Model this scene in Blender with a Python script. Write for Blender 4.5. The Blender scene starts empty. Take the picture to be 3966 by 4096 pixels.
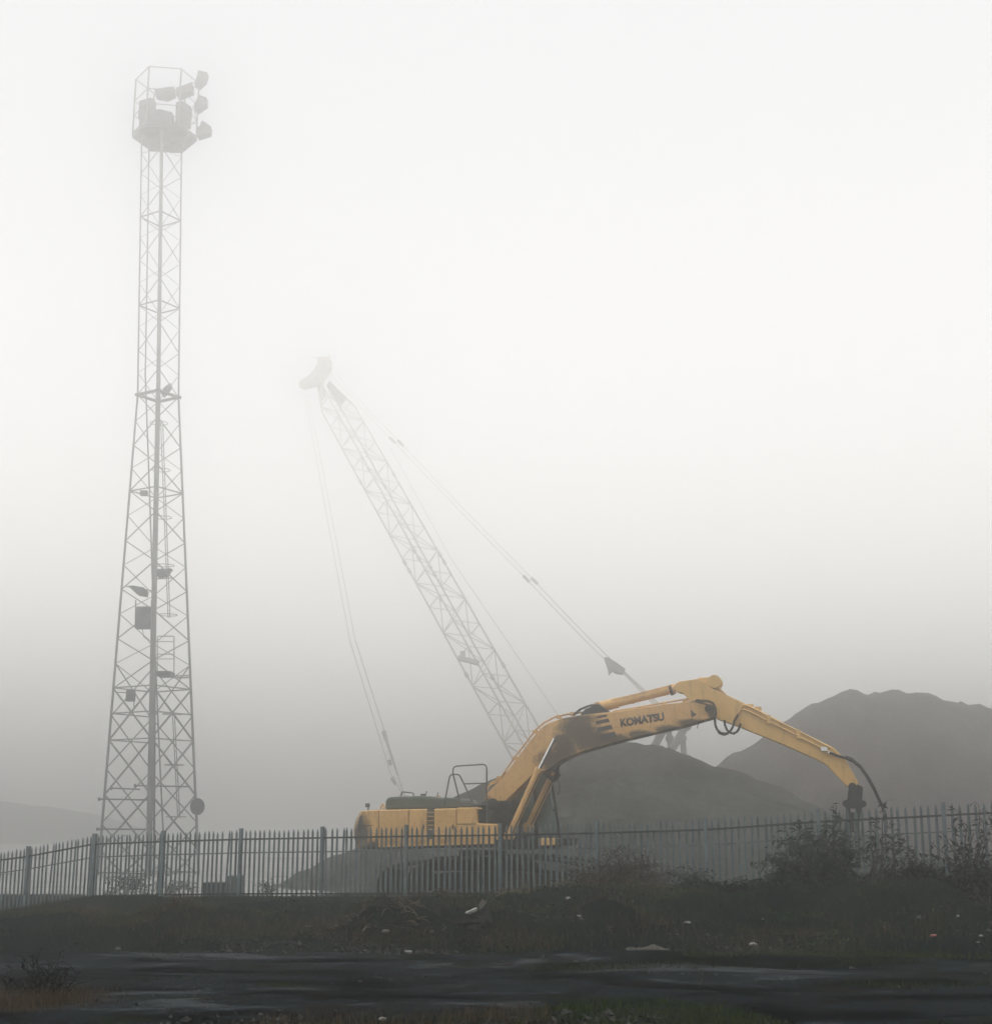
import bpy, bmesh, math, random
import numpy as np
from mathutils import Vector, Matrix, noise as mnoise

random.seed(7)
rng = np.random.default_rng(11)
scene = bpy.context.scene
FOG, FOG_G, FOG_TOP = .0082, .93, 51.0
VB, EXPO, SKY, SUN, SUN_EL, SUN_AZ = 2, 1.12, .06, 1.5, 89, 20
SANG = 178
col = scene.collection
PI = math.pi

# ------------------------------------------------------------------ camera
W0, H0 = 3966.0, 4096.0          # pixel grid used for measuring directions
FPX = 5700.0                     # focal length in those pixels (80 mm on 56 mm film)
PITCH = math.radians(12.6)
CZ = 2.0
cp, sp = math.cos(PITCH), math.sin(PITCH)
CAM = Vector((0, 0, CZ))

def ray(x, y):
    a = (x - W0 / 2) / FPX
    b = (H0 / 2 - y) / FPX
    return Vector((a, cp - b * sp, sp + b * cp))

def P(x, y, Y):
    """point seen in direction (x, y) at ground distance Y"""
    r = ray(x, y)
    return CAM + r * (Y / r.y)

class Plane:
    """vertical plane through o, heading yaw (radians, towards the camera positive); off = distance behind it"""
    def __init__(s, o, yaw):
        s.o = Vector(o)
        s.h = Vector((math.cos(yaw), -math.sin(yaw), 0))
        s.n = Vector((math.sin(yaw), math.cos(yaw), 0))
    def at(s, x, y, off=0.0):
        r = ray(x, y)
        t = ((s.o - CAM).dot(s.n) + off) / r.dot(s.n)
        return CAM + r * t

# ------------------------------------------------------------------ mesh helpers
class MB:
    def __init__(s):
        s.v = []; s.f = []; s.sm = []
    def add(s, vs, fs, smooth=False):
        b = len(s.v)
        s.v.extend([tuple(p) for p in vs])
        for f in fs:
            s.f.append(tuple(i + b for i in f)); s.sm.append(smooth)
    def box(s, c, size, rot=None):
        hx, hy, hz = size[0] / 2, size[1] / 2, size[2] / 2
        vs = [Vector((x, y, z)) for x in (-hx, hx) for y in (-hy, hy) for z in (-hz, hz)]
        if rot is not None: vs = [rot @ p for p in vs]
        c = Vector(c)
        s.add([p + c for p in vs], [(0,1,3,2),(4,6,7,5),(0,4,5,1),(2,3,7,6),(0,2,6,4),(1,5,7,3)])
    def tube(s, a, b, r, r2=None, n=8, caps=True):
        a, b = Vector(a), Vector(b)
        r2 = r if r2 is None else r2
        d = b - a
        if d.length < 1e-6: return
        q = d.to_track_quat('Z', 'Y').to_matrix()
        vs = []
        for p, rr in ((a, r), (b, r2)):
            for k in range(n):
                t = 2 * PI * (k + .5) / n
                vs.append(p + q @ Vector((math.cos(t) * rr, math.sin(t) * rr, 0)))
        fs = [(k, (k + 1) % n, n + (k + 1) % n, n + k) for k in range(n)]
        s.add(vs, fs, n > 5)
        if caps:
            s.add(vs, [tuple(range(n - 1, -1, -1)), tuple(range(n, 2 * n))])
    def path(s, pts, r, n=8, taper=None):
        pts = [Vector(p) for p in pts]
        N = len(pts)
        vs = []
        up = None
        for i, p in enumerate(pts):
            d = (pts[min(i + 1, N - 1)] - pts[max(i - 1, 0)])
            if d.length < 1e-9: d = Vector((0, 0, 1))
            d.normalize()
            if up is None:
                up = d.orthogonal().normalized()
            else:
                up = (up - d * up.dot(d))
                if up.length < 1e-6: up = d.orthogonal()
                up.normalize()
            sd = d.cross(up)
            rr = r if taper is None else r + (taper - r) * i / (N - 1)
            for k in range(n):
                t = 2 * PI * k / n
                vs.append(p + up * (math.cos(t) * rr) + sd * (math.sin(t) * rr))
        fs = []
        for i in range(N - 1):
            for k in range(n):
                fs.append((i * n + k, i * n + (k + 1) % n, (i + 1) * n + (k + 1) % n, (i + 1) * n + k))
        s.add(vs, fs, n > 4)
        s.add(vs, [tuple(range(n - 1, -1, -1)), tuple((N - 1) * n + k for k in range(n))])
    def prism(s, poly, off):
        """poly: outline points in a plane, off: vector of its thickness"""
        poly = [Vector(p) for p in poly]; off = Vector(off)
        n = len(poly)
        vs = poly + [p + off for p in poly]
        fs = [tuple(range(n)), tuple(range(2 * n - 1, n - 1, -1))]
        fs += [(i, n + i, n + (i + 1) % n, (i + 1) % n) for i in range(n)]
        s.add(vs, fs)
    def disc(s, c, axis, r, t, n=24):
        a = Vector(axis).normalized() * (t / 2)
        s.tube(Vector(c) - a, Vector(c) + a, r, n=n)
    def build(s, name, mat, parent=None, bevel=0.0):
        me = bpy.data.meshes.new(name)
        base = Vector((0, 0, 0))
        pp = parent
        while pp is not None:
            base += Vector(pp.location); pp = pp.parent
        vs = [(p[0] - base.x, p[1] - base.y, p[2] - base.z) for p in s.v]
        me.from_pydata(vs, [], s.f)
        me.validate(clean_customdata=False)
        bm = bmesh.new(); bm.from_mesh(me)
        bmesh.ops.recalc_face_normals(bm, faces=bm.faces)
        bm.to_mesh(me); bm.free()
        if len(me.polygons) == len(s.sm):
            me.polygons.foreach_set('use_smooth', s.sm)
        me.materials.append(mat)
        o = bpy.data.objects.new(name, me)
        col.objects.link(o)
        o.parent = parent
        if bevel > 0:
            m = o.modifiers.new('bevel', 'BEVEL'); m.width = bevel; m.segments = 2; m.limit_method = 'ANGLE'
            m.angle_limit = math.radians(40)
        return o

def empty(name, loc):
    o = bpy.data.objects.new(name, None); col.objects.link(o); o.location = loc
    o.empty_display_size = .2
    return o

def tag(o, label=None, cat=None, group=None, kind=None):
    if label: o['label'] = label
    if cat: o['category'] = cat
    if group: o['group'] = group
    if kind: o['kind'] = kind
    return o

def np_mesh(name, verts, faces, mat, parent=None, smooth=False):
    me = bpy.data.meshes.new(name)
    me.from_pydata(verts.tolist() if hasattr(verts, 'tolist') else verts, [], faces.tolist() if hasattr(faces, 'tolist') else faces)
    if smooth: me.polygons.foreach_set('use_smooth', [True] * len(me.polygons))
    me.materials.append(mat)
    o = bpy.data.objects.new(name, me); col.objects.link(o); o.parent = parent
    return o

# ------------------------------------------------------------------ materials
def new_mat(name):
    m = bpy.data.materials.new(name); m.use_nodes = True
    nt = m.node_tree
    return m, nt, nt.nodes['Principled BSDF']

def N(nt, typ, **kw):
    n = nt.nodes.new(typ)
    for k, v in kw.items():
        if k.startswith('i_'): n.inputs[k[2:].replace('_', ' ')].default_value = v
        else: setattr(n, k, v)
    return n

def noise_n(nt, scale, detail=4, rough=.6, coord='Object', dist=0.0, stretch=None):
    tc = N(nt, 'ShaderNodeTexCoord')
    src = tc.outputs[coord]
    if stretch:
        mp = N(nt, 'ShaderNodeMapping'); mp.inputs['Scale'].default_value = stretch
        nt.links.new(src, mp.inputs['Vector']); src = mp.outputs['Vector']
    n = N(nt, 'ShaderNodeTexNoise')
    n.inputs['Scale'].default_value = scale; n.inputs['Detail'].default_value = detail
    n.inputs['Roughness'].default_value = rough; n.inputs['Distortion'].default_value = dist
    nt.links.new(src, n.inputs['Vector'])
    return n.outputs['Fac']

def ramp(nt, fac, stops):
    r = N(nt, 'ShaderNodeValToRGB')
    e = r.color_ramp.elements
    while len(e) < len(stops): e.new(.5)
    for i, (p, c) in enumerate(stops):
        e[i].position = p
        e[i].color = (*c, 1) if len(c) == 3 else c
    nt.links.new(fac, r.inputs['Fac'])
    return r.outputs['Color']

def mixc(nt, fac, a, b):
    m = N(nt, 'ShaderNodeMix', data_type='RGBA')
    for v, i in ((fac, 0), (a, 6), (b, 7)):
        if hasattr(v, 'node'): nt.links.new(v, m.inputs[i])
        elif i == 0: m.inputs[0].default_value = v
        else: m.inputs[i].default_value = (*v, 1)
    return m.outputs[2]

def math_n(nt, op, a, b=None, clamp=False):
    m = N(nt, 'ShaderNodeMath', operation=op, use_clamp=clamp)
    for i, v in enumerate((a, b)):
        if v is None: continue
        if hasattr(v, 'node'): nt.links.new(v, m.inputs[i])
        else: m.inputs[i].default_value = v
    return m.outputs[0]

def bump(nt, bs, fac, strength=.3, dist=.02):
    b = N(nt, 'ShaderNodeBump'); b.inputs['Strength'].default_value = strength; b.inputs['Distance'].default_value = dist
    nt.links.new(fac, b.inputs['Height']); nt.links.new(b.outputs['Normal'], bs.inputs['Normal'])

def simple(name, c1, c2, rough=.7, scale=3.0, metallic=0.0, bmp=.15, lo=.35, hi=.65, spec=.5, bdist=.01):
    m, nt, bs = new_mat(name)
    f = noise_n(nt, scale, 6, .65)
    nt.links.new(ramp(nt, f, [(lo, c1), (hi, c2)]), bs.inputs['Base Color'])
    bs.inputs['Roughness'].default_value = rough; bs.inputs['Metallic'].default_value = metallic
    bs.inputs['Specular IOR Level'].default_value = spec
    if bmp: bump(nt, bs, noise_n(nt, scale * 6, 5, .7), bmp, bdist)
    return m

M = {}
M['galv'] = simple('galvanised_steel', (.055, .078, .086), (.155, .197, .21), .7, 3.5, 0, .1, spec=.15, lo=.3, hi=.7)
M['galv_dark'] = simple('weathered_rail_steel', (.018, .024, .027), (.04, .05, .053), .75, 5, 0, .1, spec=.1)
M['tower'] = simple('tower_steel', (.085, .093, .095), (.15, .158, .16), .7, 1.5, 0, .08, spec=.15)
M['tower_dark'] = simple('tower_box_paint', (.045, .054, .058), (.08, .09, .094), .7, 2, 0, .06, spec=.15)
M['crane'] = simple('fog_paled_crane_paint', (.27, .258, .235), (.36, .34, .31), .6, 1, .1, .05)  # paleness carries part of the fog's fading, put into the paint colour
M['crane_dark'] = simple('crane_gantry_steel', (.10, .10, .095), (.16, .155, .145), .7, 1, 0, .05, spec=.1)
M['rubber'] = simple('black_rubber', (.010, .011, .012), (.02, .021, .023), .9, 6, 0, .1, spec=0)
M['dark_steel'] = simple('oily_dark_steel', (.010, .015, .015), (.03, .036, .034), .75, 4, 0, .2, spec=.12)
M['track'] = simple('muddy_track_steel', (.014, .017, .016), (.035, .035, .03), .9, 5, 0, .4, spec=.05)
M['hood'] = simple('grey_green_hood_paint', (.045, .062, .055), (.075, .092, .08), .7, 3, 0, .1, spec=.2)
M['rail_paint'] = simple('handrail_paint', (.025, .032, .035), (.045, .055, .055), .5, 5, .1, .05)
M['chrome'] = simple('chrome_rod', (.6, .62, .64), (.75, .76, .78), .25, 3, .9, 0)
M['decal'] = simple('black_decal', (.018, .02, .02), (.035, .036, .034), .6, 6, 0, .05)
M['white'] = simple('white_plastic', (.08, .08, .078), (.15, .15, .145), .6, 6, 0, .1)
M['red'] = simple('faded_red_plastic', (.20, .06, .065), (.28, .10, .105), .6, 6, 0, .1)
M['yard'] = simple('pale_yard_reflector', (.15, .152, .15), (.25, .25, .245), .9, .4, 0, .2, spec=0)  # pale tone meant to bounce light into the fog near the horizon
M['concrete'] = simple('concrete', (.12, .12, .115), (.22, .22, .21), .85, 3, 0, .4)
M['board'] = simple('pale_board', (.05, .047, .042), (.10, .095, .085), .8, 5, 0, .3)
M['sheet'] = simple('dirty_polythene', (.028, .028, .025), (.075, .073, .066), .9, 7, 0, .4, lo=.3, hi=.7, spec=0)
M['stone'] = simple('litter_stone', (.06, .06, .055), (.18, .175, .16), .85, 9, 0, .4)

def glass_mat():
    m, nt, bs = new_mat('cab_glass')
    bs.inputs['Base Color'].default_value = (.10, .15, .145, 1); bs.inputs['Roughness'].default_value = .12
    bs.inputs['Specular IOR Level'].default_value = .7
    f = noise_n(nt, 4, 4)
    nt.links.new(ramp(nt, f, [(.3, (.06, .09, .09)), (.7, (.12, .17, .16))]), bs.inputs['Base Color'])
    return m
M['glass'] = glass_mat()

def yellow_mat(name, stain=None, base=((.56, .34, .125), (.72, .45, .17)), rust=.5):
    """faded yellow paint with grime; stain = (centre, radius_vector list) oily patches with their own outline, on the boom also shade put into the colour"""
    m, nt, bs = new_mat(name)
    c = ramp(nt, noise_n(nt, .9, 5, .6), [(.3, base[0]), (.7, base[1])])
    spots = ramp(nt, noise_n(nt, 7, 8, .75), [(.60 - .04 * rust, (0, 0, 0)), (.72, (1, 1, 1))])
    c = mixc(nt, math_n(nt, 'MULTIPLY', spots, .55), c, (.10, .055, .025))
    streak = ramp(nt, noise_n(nt, 2.2, 6, .7, stretch=(2.5, 2.5, .35)), [(.52, (0, 0, 0)), (.75, (1, 1, 1))])
    c = mixc(nt, math_n(nt, 'MULTIPLY', streak, .55), c, (.15, .095, .045))
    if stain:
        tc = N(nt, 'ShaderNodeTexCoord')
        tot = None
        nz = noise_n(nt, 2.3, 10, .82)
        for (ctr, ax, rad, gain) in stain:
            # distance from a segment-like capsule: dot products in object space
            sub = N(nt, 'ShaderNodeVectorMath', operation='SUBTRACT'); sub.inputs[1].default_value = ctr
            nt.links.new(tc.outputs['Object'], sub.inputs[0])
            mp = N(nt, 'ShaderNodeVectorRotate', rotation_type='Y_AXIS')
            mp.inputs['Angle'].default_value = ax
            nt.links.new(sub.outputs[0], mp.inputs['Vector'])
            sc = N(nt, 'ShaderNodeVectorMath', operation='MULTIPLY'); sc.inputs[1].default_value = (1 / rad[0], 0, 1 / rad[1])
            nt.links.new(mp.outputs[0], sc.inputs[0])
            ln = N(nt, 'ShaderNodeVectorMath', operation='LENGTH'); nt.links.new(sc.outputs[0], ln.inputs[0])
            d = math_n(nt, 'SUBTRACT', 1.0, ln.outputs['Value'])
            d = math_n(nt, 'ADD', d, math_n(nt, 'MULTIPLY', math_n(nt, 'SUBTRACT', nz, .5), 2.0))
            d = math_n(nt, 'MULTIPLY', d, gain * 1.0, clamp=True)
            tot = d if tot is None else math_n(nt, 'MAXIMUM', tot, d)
        dirt_shade = ramp(nt, noise_n(nt, 5, 6, .7), [(.3, (.010, .015, .014)), (.75, (.042, .042, .032))])
        c = mixc(nt, math_n(nt, 'MULTIPLY', tot, .9), c, dirt_shade)
    nt.links.new(c, bs.inputs['Base Color'])
    r = ramp(nt, noise_n(nt, 3, 4), [(.3, (.5,) * 3), (.7, (.75,) * 3)])
    nt.links.new(r, bs.inputs['Roughness'])
    bs.inputs['Specular IOR Level'].default_value = .35
    bump(nt, bs, noise_n(nt, 14, 6, .7), .12, .01)
    return m
M['yellow'] = yellow_mat('faded_yellow_paint', None, ((.48, .295, .105), (.62, .385, .15)), rust=2.2)
M['skip'] = simple('dull_skip_paint', (.16, .12, .05), (.24, .18, .08), .8, 3, 0, .2)

def gravel_mat(name, c1, c2, c3):
    m, nt, bs = new_mat(name)
    big = ramp(nt, noise_n(nt, .22, 5, .6), [(.3, c1), (.7, c2)])
    sp_ = ramp(nt, noise_n(nt, 3.2, 10, .88), [(.38, (.3,) * 3), (.66, (1.7,) * 3)])
    mm = N(nt, 'ShaderNodeMix', data_type='RGBA', blend_type='MULTIPLY'); mm.inputs[0].default_value = 1
    nt.links.new(big, mm.inputs[6]); nt.links.new(sp_, mm.inputs[7])
    strk = ramp(nt, noise_n(nt, .6, 5, .65, stretch=(1.6, 1.6, .25)), [(.45, (0, 0, 0)), (.7, (1, 1, 1))])
    c = mixc(nt, math_n(nt, 'MULTIPLY', strk, .4), mm.outputs[2], c3)
    nt.links.new(c, bs.inputs['Base Color'])
    bs.inputs['Roughness'].default_value = .95; bs.inputs['Specular IOR Level'].default_value = 0
    bump(nt, bs, noise_n(nt, 5, 9, .8), .5, .12)
    return m
M['pile_a'] = gravel_mat('grey_aggregate', (.030, .033, .031), (.066, .069, .064), (.024, .026, .024))
M['pile_b'] = gravel_mat('brown_grey_aggregate', (.050, .047, .046), (.092, .085, .082), (.038, .036, .035))

def leaf_mat(name, c1, c2, trans=.15):
    m, nt, bs = new_mat(name)
    oi = N(nt, 'ShaderNodeNewGeometry')
    c = ramp(nt, oi.outputs['Random Per Island'], [(.0, c1), (1, c2)])
    nt.links.new(c, bs.inputs['Base Color'])
    bs.inputs['Roughness'].default_value = .8; bs.inputs['Specular IOR Level'].default_value = 0
    return m
M['leaf'] = leaf_mat('dull_green_leaf', (.012, .024, .018), (.035, .055, .04))
M['leaf_dark'] = leaf_mat('dark_leaf', (.003, .006, .006), (.013, .020, .017))
M['twig'] = simple('dark_twig', (.02, .018, .016), (.04, .035, .03), .85, 8, 0, .2)
M['bramble'] = leaf_mat('brown_bramble', (.016, .015, .013), (.05, .04, .031))
M['weed_green'] = leaf_mat('green_weed_leaf', (.010, .026, .010), (.05, .075, .03))
M['weed_leaf'] = leaf_mat('withered_black_leaf', (.002, .003, .003), (.008, .008, .007))
M['straw'] = leaf_mat('pale_straw', (.10, .085, .06), (.17, .145, .105))
M['gravel'] = leaf_mat('loose_gravel', (.002, .0025, .003), (.05, .052, .05))
M['grass'] = leaf_mat('winter_grass', (.004, .011, .007), (.032, .046, .024))
M['dry_grass'] = leaf_mat('rusty_dry_grass', (.018, .014, .009), (.085, .063, .040))
M['moss'] = leaf_mat('mossy_turf', (.010, .020, .005), (.042, .058, .016))

def ground_mat():
    m, nt, bs = new_mat('rough_ground')
    a = ramp(nt, noise_n(nt, .35, 7, .65), [(.3, (.003, .0048, .006)), (.5, (.006, .0095, .0095)), (.7, (.014, .0155, .011))])
    b = ramp(nt, noise_n(nt, 6, 8, .75), [(.3, (.55,) * 3), (.72, (1.5,) * 3)])
    mm = N(nt, 'ShaderNodeMix', data_type='RGBA', blend_type='MULTIPLY'); mm.inputs[0].default_value = 1
    nt.links.new(a, mm.inputs[6]); nt.links.new(b, mm.inputs[7])
    stones = ramp(nt, noise_n(nt, 26, 3, .6), [(.70, (0, 0, 0)), (.76, (1, 1, 1))])
    c = mixc(nt, math_n(nt, 'MULTIPLY', stones, .35), mm.outputs[2], (.12, .12, .11))
    nt.links.new(c, bs.inputs['Base Color'])
    bs.inputs['Roughness'].default_value = .95; bs.inputs['Specular IOR Level'].default_value = 0
    bump(nt, bs, noise_n(nt, 7, 9, .75), .6, .08)
    return m
M['ground'] = ground_mat()

def road_mat():
    m, nt, bs = new_mat('worn_wet_asphalt')
    pat = noise_n(nt, .55, 10, .68, stretch=(.45, 1.0, 1.0), dist=.8)
    base = ramp(nt, pat, [(.38, (.0025, .0034, .0038)), (.455, (.0042, .0055, .006)), (.475, (.010, .0128, .0145)), (.56, (.0125, .016, .018)), (.575, (.021, .026, .030)), (.66, (.025, .031, .036))])
    fine = ramp(nt, noise_n(nt, 16, 9, .9), [(.36, (.2,) * 3), (.66, (2.0,) * 3)])
    mm = N(nt, 'ShaderNodeMix', data_type='RGBA', blend_type='MULTIPLY'); mm.inputs[0].default_value = 1
    nt.links.new(base, mm.inputs[6]); nt.links.new(fine, mm.inputs[7])
    mud = ramp(nt, noise_n(nt, 1.1, 9, .75, stretch=(.6, 1, 1)), [(.56, (0, 0, 0)), (.60, (1, 1, 1))])
    c = mixc(nt, math_n(nt, 'MULTIPLY', mud, .75), mm.outputs[2], (.011, .0095, .0075))
    green = ramp(nt, noise_n(nt, .8, 9, .75, stretch=(.6, 1.2, 1)), [(.57, (0, 0, 0)), (.61, (1, 1, 1))])
    c = mixc(nt, math_n(nt, 'MULTIPLY', green, .8), c, (.009, .015, .006))
    tc = N(nt, 'ShaderNodeTexCoord'); vo = N(nt, 'ShaderNodeTexVoronoi', feature='DISTANCE_TO_EDGE'); vo.inputs['Scale'].default_value = .5
    dn = N(nt, 'ShaderNodeTexNoise'); dn.inputs['Scale'].default_value = 1.6; dn.inputs['Detail'].default_value = 5
    nt.links.new(tc.outputs['Object'], dn.inputs['Vector'])
    va = N(nt, 'ShaderNodeVectorMath', operation='MULTIPLY_ADD'); va.inputs[1].default_value = (.9, .9, .9)
    nt.links.new(dn.outputs['Color'], va.inputs[0]); nt.links.new(tc.outputs['Object'], va.inputs[2]); nt.links.new(va.outputs[0], vo.inputs['Vector'])
    crack = ramp(nt, vo.outputs['Distance'], [(.0, (1, 1, 1)), (.03, (0, 0, 0))])
    c = mixc(nt, math_n(nt, 'MULTIPLY', crack, .8), c, (.003, .0035, .003))
    nt.links.new(c, bs.inputs['Base Color'])
    bs.inputs['Roughness'].default_value = .8
    nt.links.new(ramp(nt, pat, [(.57, (0,) * 3), (.62, (.03,) * 3)]), bs.inputs['Specular IOR Level'])
    bump(nt, bs, noise_n(nt, 14, 9, .8), .8, .05)
    return m
M['road'] = road_mat()

# ------------------------------------------------------------------ fence line (drives the terrain)
# (direction x, top y) of each post and its ground distance; 1.85 m tall palisade
FH = 1.85
fence_posts = []
def fence_Y(x):
    # the long run is straight in plan between two measured posts; the short run turns at the corner post
    A = P(380, 3338, 43.5); B = P(3770, 3214, 34.2)
    if x >= 380:
        r = ray(x, 3300)
        d = B - A
        # solve CAM.xy + t r.xy = A.xy + s d.xy
        det = r.x * (-d.y) - r.y * (-d.x)
        t = (A.x * (-d.y) - A.y * (-d.x)) / det
        return r.y * t
    return 43.5 + (380 - x) * .0035
for x, y in ((-420, 3458), (-150, 3425), (115, 3388), (380, 3338), (655, 3327), (965, 3317), (1290, 3310), (1625, 3303), (2000, 3297),
             (2385, 3288), (2820, 3273), (3270, 3240), (3770, 3213), (4330, 3182)):
    Yp = fence_Y(x)
    p = P(x, y, Yp)
    fence_posts.append((p.x, p.y, p.z - FH))
fx = np.array([p[0] for p in fence_posts]); fy = np.array([p[1] for p in fence_posts]); fz = np.array([p[2] for p in fence_posts])

def smooth(a, b, x):
    t = np.clip((x - a) / (b - a), 0, 1)
    return t * t * (3 - 2 * t)

def vnoise(x, y, s, seed):
    """smooth value noise, vectorised"""
    x = np.asarray(x) * s + seed * 17.3; y = np.asarray(y) * s + seed * 5.7
    xi = np.floor(x).astype(int); yi = np.floor(y).astype(int)
    fx_ = x - xi; fy_ = y - yi
    fx_ = fx_ * fx_ * (3 - 2 * fx_); fy_ = fy_ * fy_ * (3 - 2 * fy_)
    def h(a, b):
        n = (a * 374761393 + b * 668265263 + seed * 974711) & 0x7fffffff
        n = ((n ^ (n >> 13)) * 1274126177) & 0x7fffffff
        return ((n ^ (n >> 16)) & 0xffff) / 65535.0
    a = h(xi, yi); b = h(xi + 1, yi); c = h(xi, yi + 1); d = h(xi + 1, yi + 1)
    return (a * (1 - fx_) + b * fx_) * (1 - fy_) + (c * (1 - fx_) + d * fx_) * fy_ - .5

def terrain(X, Y):
    X = np.asarray(X, float); Y = np.asarray(Y, float)
    fY = np.interp(X, fx, fy); fZ = np.interp(X, fx, fz)
    toe = 25.0 + .9 * vnoise(X, Y * 0, .25, 3) - .03 * X      # foot of the bank
    road = .02 * np.sin(X * .3) + .04 * vnoise(X, Y, .35, 5)
    t = smooth(toe, fY - 3.0, Y)
    bank = road + (fZ - road - .02) * t
    inb = smooth(toe - .5, toe + 2.5, Y) * (1 - smooth(fY - 6.5, fY - 2.0, Y)) * (.35 + .65 * smooth(-12.5, -7.5, X))
    bank = bank + inb * (.75 * vnoise(X, Y, .33, 1) + .42 * vnoise(X, Y, 1.1, 2) + .20 * vnoise(X, Y, 2.6, 4) + .10)
    # named humps on the bank: (x, y, radius x, radius y, height)
    for hx, hy, rx, ry, hh in HUMPS:
        bank = bank + hh * np.exp(-(((X - hx) / rx) ** 2 + ((Y - hy) / ry) ** 2))
    yard = -.35 + .40 * smooth(-6, 2, X) + .5 * smooth(6, 14, X)
    yard = yard + .08 * vnoise(X, Y, .4, 8)
    u = smooth(fY + .3, fY + 6, Y)
    far = yard * (1 - smooth(70, 140, Y)) + -.6 * smooth(70, 140, Y)
    return bank * (1 - u) + far * u

HUMPS = []
for (px, py, Yh, rx, ry, hh) in ((780, 3755, 29.5, 1.5, 1.4, .24), (1250, 3700, 31, 1.6, 1.8, .28), (1570, 3700, 31, .9, .8, .26),
                                 (330, 3775, 29, 2.0, 1.6, .10), (2450, 3640, 33, 2.2, 1.5, .35), (3500, 3640, 30, 2.6, 1.8, .3)):
    p = P(px, py, Yh); HUMPS.append((p.x, Yh, rx, ry, hh))

def tz(x, y):
    return float(terrain(np.array([x]), np.array([y]))[0])

def ground_at(px, py, y0=8., y1=70.):
    """where the direction (px, py) first meets the terrain"""
    r = ray(px, py)
    ys = np.linspace(y0, y1, 1200)
    X = CAM.x + r.x / r.y * ys; Z = CAM.z + r.z / r.y * ys
    T = terrain(X, ys)
    k = np.where(Z <= T)[0]
    i = k[0] if len(k) else len(ys) - 1
    return Vector((X[i], ys[i], T[i]))

# ------------------------------------------------------------------ ground sheet and road
def axis(lims):
    out = [lims[0][0]]
    for (a, b, st) in lims:
        n = max(1, int(round((b - a) / st)))
        out += [a + (b - a) * (i + 1) / n for i in range(n)]
    return np.array(out)
gx = axis([(-1150, -60, 60), (-60, -18, 3), (-18, 18, .22), (18, 60, 3), (60, 1150, 60)])
gy = axis([(-140, 8, 12), (8, 12, 1), (12, 46, .22), (46, 66, 1.0), (66, 120, 6), (120, 1120, 50)])
GX, GY = np.meshgrid(gx, gy)
GZ = terrain(GX, GY)
fine = (np.abs(GX) < 18.5) & (GY > 11) & (GY < 47)
GZ = GZ + fine * (.05 * vnoise(GX, GY, 3.5, 21) + .03 * vnoise(GX, GY, 7.0, 22))
nx, ny = len(gx), len(gy)
idx = np.arange(nx * ny).reshape(ny, nx)
faces = np.stack([idx[:-1, :-1], idx[:-1, 1:], idx[1:, 1:], idx[1:, :-1]], -1).reshape(-1, 4)
ground = np_mesh('ground', np.stack([GX, GY, GZ], -1).reshape(-1, 3), faces, M['ground'], smooth=True)
tag(ground, 'dark rough waste ground sloping up to the fence', kind='structure')

# road: worn tarmac in front of the bank, ragged edge, as a sheet just above the ground
def road_edge_far(x):
    return 24.6 + .8 * vnoise(x, x * 0, .35, 31) + .35 * vnoise(x, x * 0, 1.3, 32) - .03 * x - .10 * np.clip(x - 3, 0, 9)
def road_edge_near(x):
    return 15.6 + .7 * smooth(-3, -1.6, x) + 1.7 * np.exp(-((x - 1.5) / 1.25) ** 2) - 4.2 * smooth(2.7, 3.9, x) + .5 * vnoise(x, x * 0, .5, 41) + .25 * vnoise(x, x * 0, 1.7, 42)
rx = np.arange(-24, 24.01, .09); NR = 90
RT = np.linspace(0, 1, NR)
RX, RTT = np.meshgrid(rx, RT)
RY = road_edge_near(RX) * (1 - RTT) + road_edge_far(RX) * RTT
edge = np.minimum(RTT, 1 - RTT)
RZ = terrain(RX, RY) + .05 * np.clip((edge - .012) / .03, -1, 1) + .03 * vnoise(RX, RY, 1.1, 50) + .016 * vnoise(RX, RY, 3, 51)
idx = np.arange(RX.size).reshape(RX.shape)
faces = np.stack([idx[:-1, :-1], idx[:-1, 1:], idx[1:, 1:], idx[1:, :-1]], -1).reshape(-1, 4)
road = np_mesh('road', np.stack([RX, RY, RZ], -1).reshape(-1, 3), faces, M['road'], smooth=True)
tag(road, 'worn damp tarmac track with ragged edges', kind='structure')

yx = axis([(-1140, -60, 60), (-60, -20, 4), (-20, 1.2, .6)])
yt = axis([(0, 30, .7), (30, 90, 5), (90, 1060, 50)])
YX, YT_ = np.meshgrid(yx, yt)
YY = np.interp(YX, fx, fy) + 9.5 + 9 * smooth(-9, -2, YX) + 1.6 * vnoise(YX, YX * 0, .3, 201) + .6 * vnoise(YX, YX * 0, 1.1, 202) + YT_
YZ = terrain(YX, YY) + .03 - .06 * (YT_ < .1)
idx = np.arange(YX.size).reshape(YX.shape)
faces = np.stack([idx[:-1, :-1], idx[:-1, 1:], idx[1:, 1:], idx[1:, :-1]], -1).reshape(-1, 4)
yard_o = np_mesh('yard', np.stack([YX, YY, YZ], -1).reshape(-1, 3), faces, M['yard'], smooth=True)  # added pale ground, there to lighten the fog low behind the fence
tag(yard_o, 'pale ground sheet added behind the fence to brighten the low fog', kind='structure')

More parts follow.
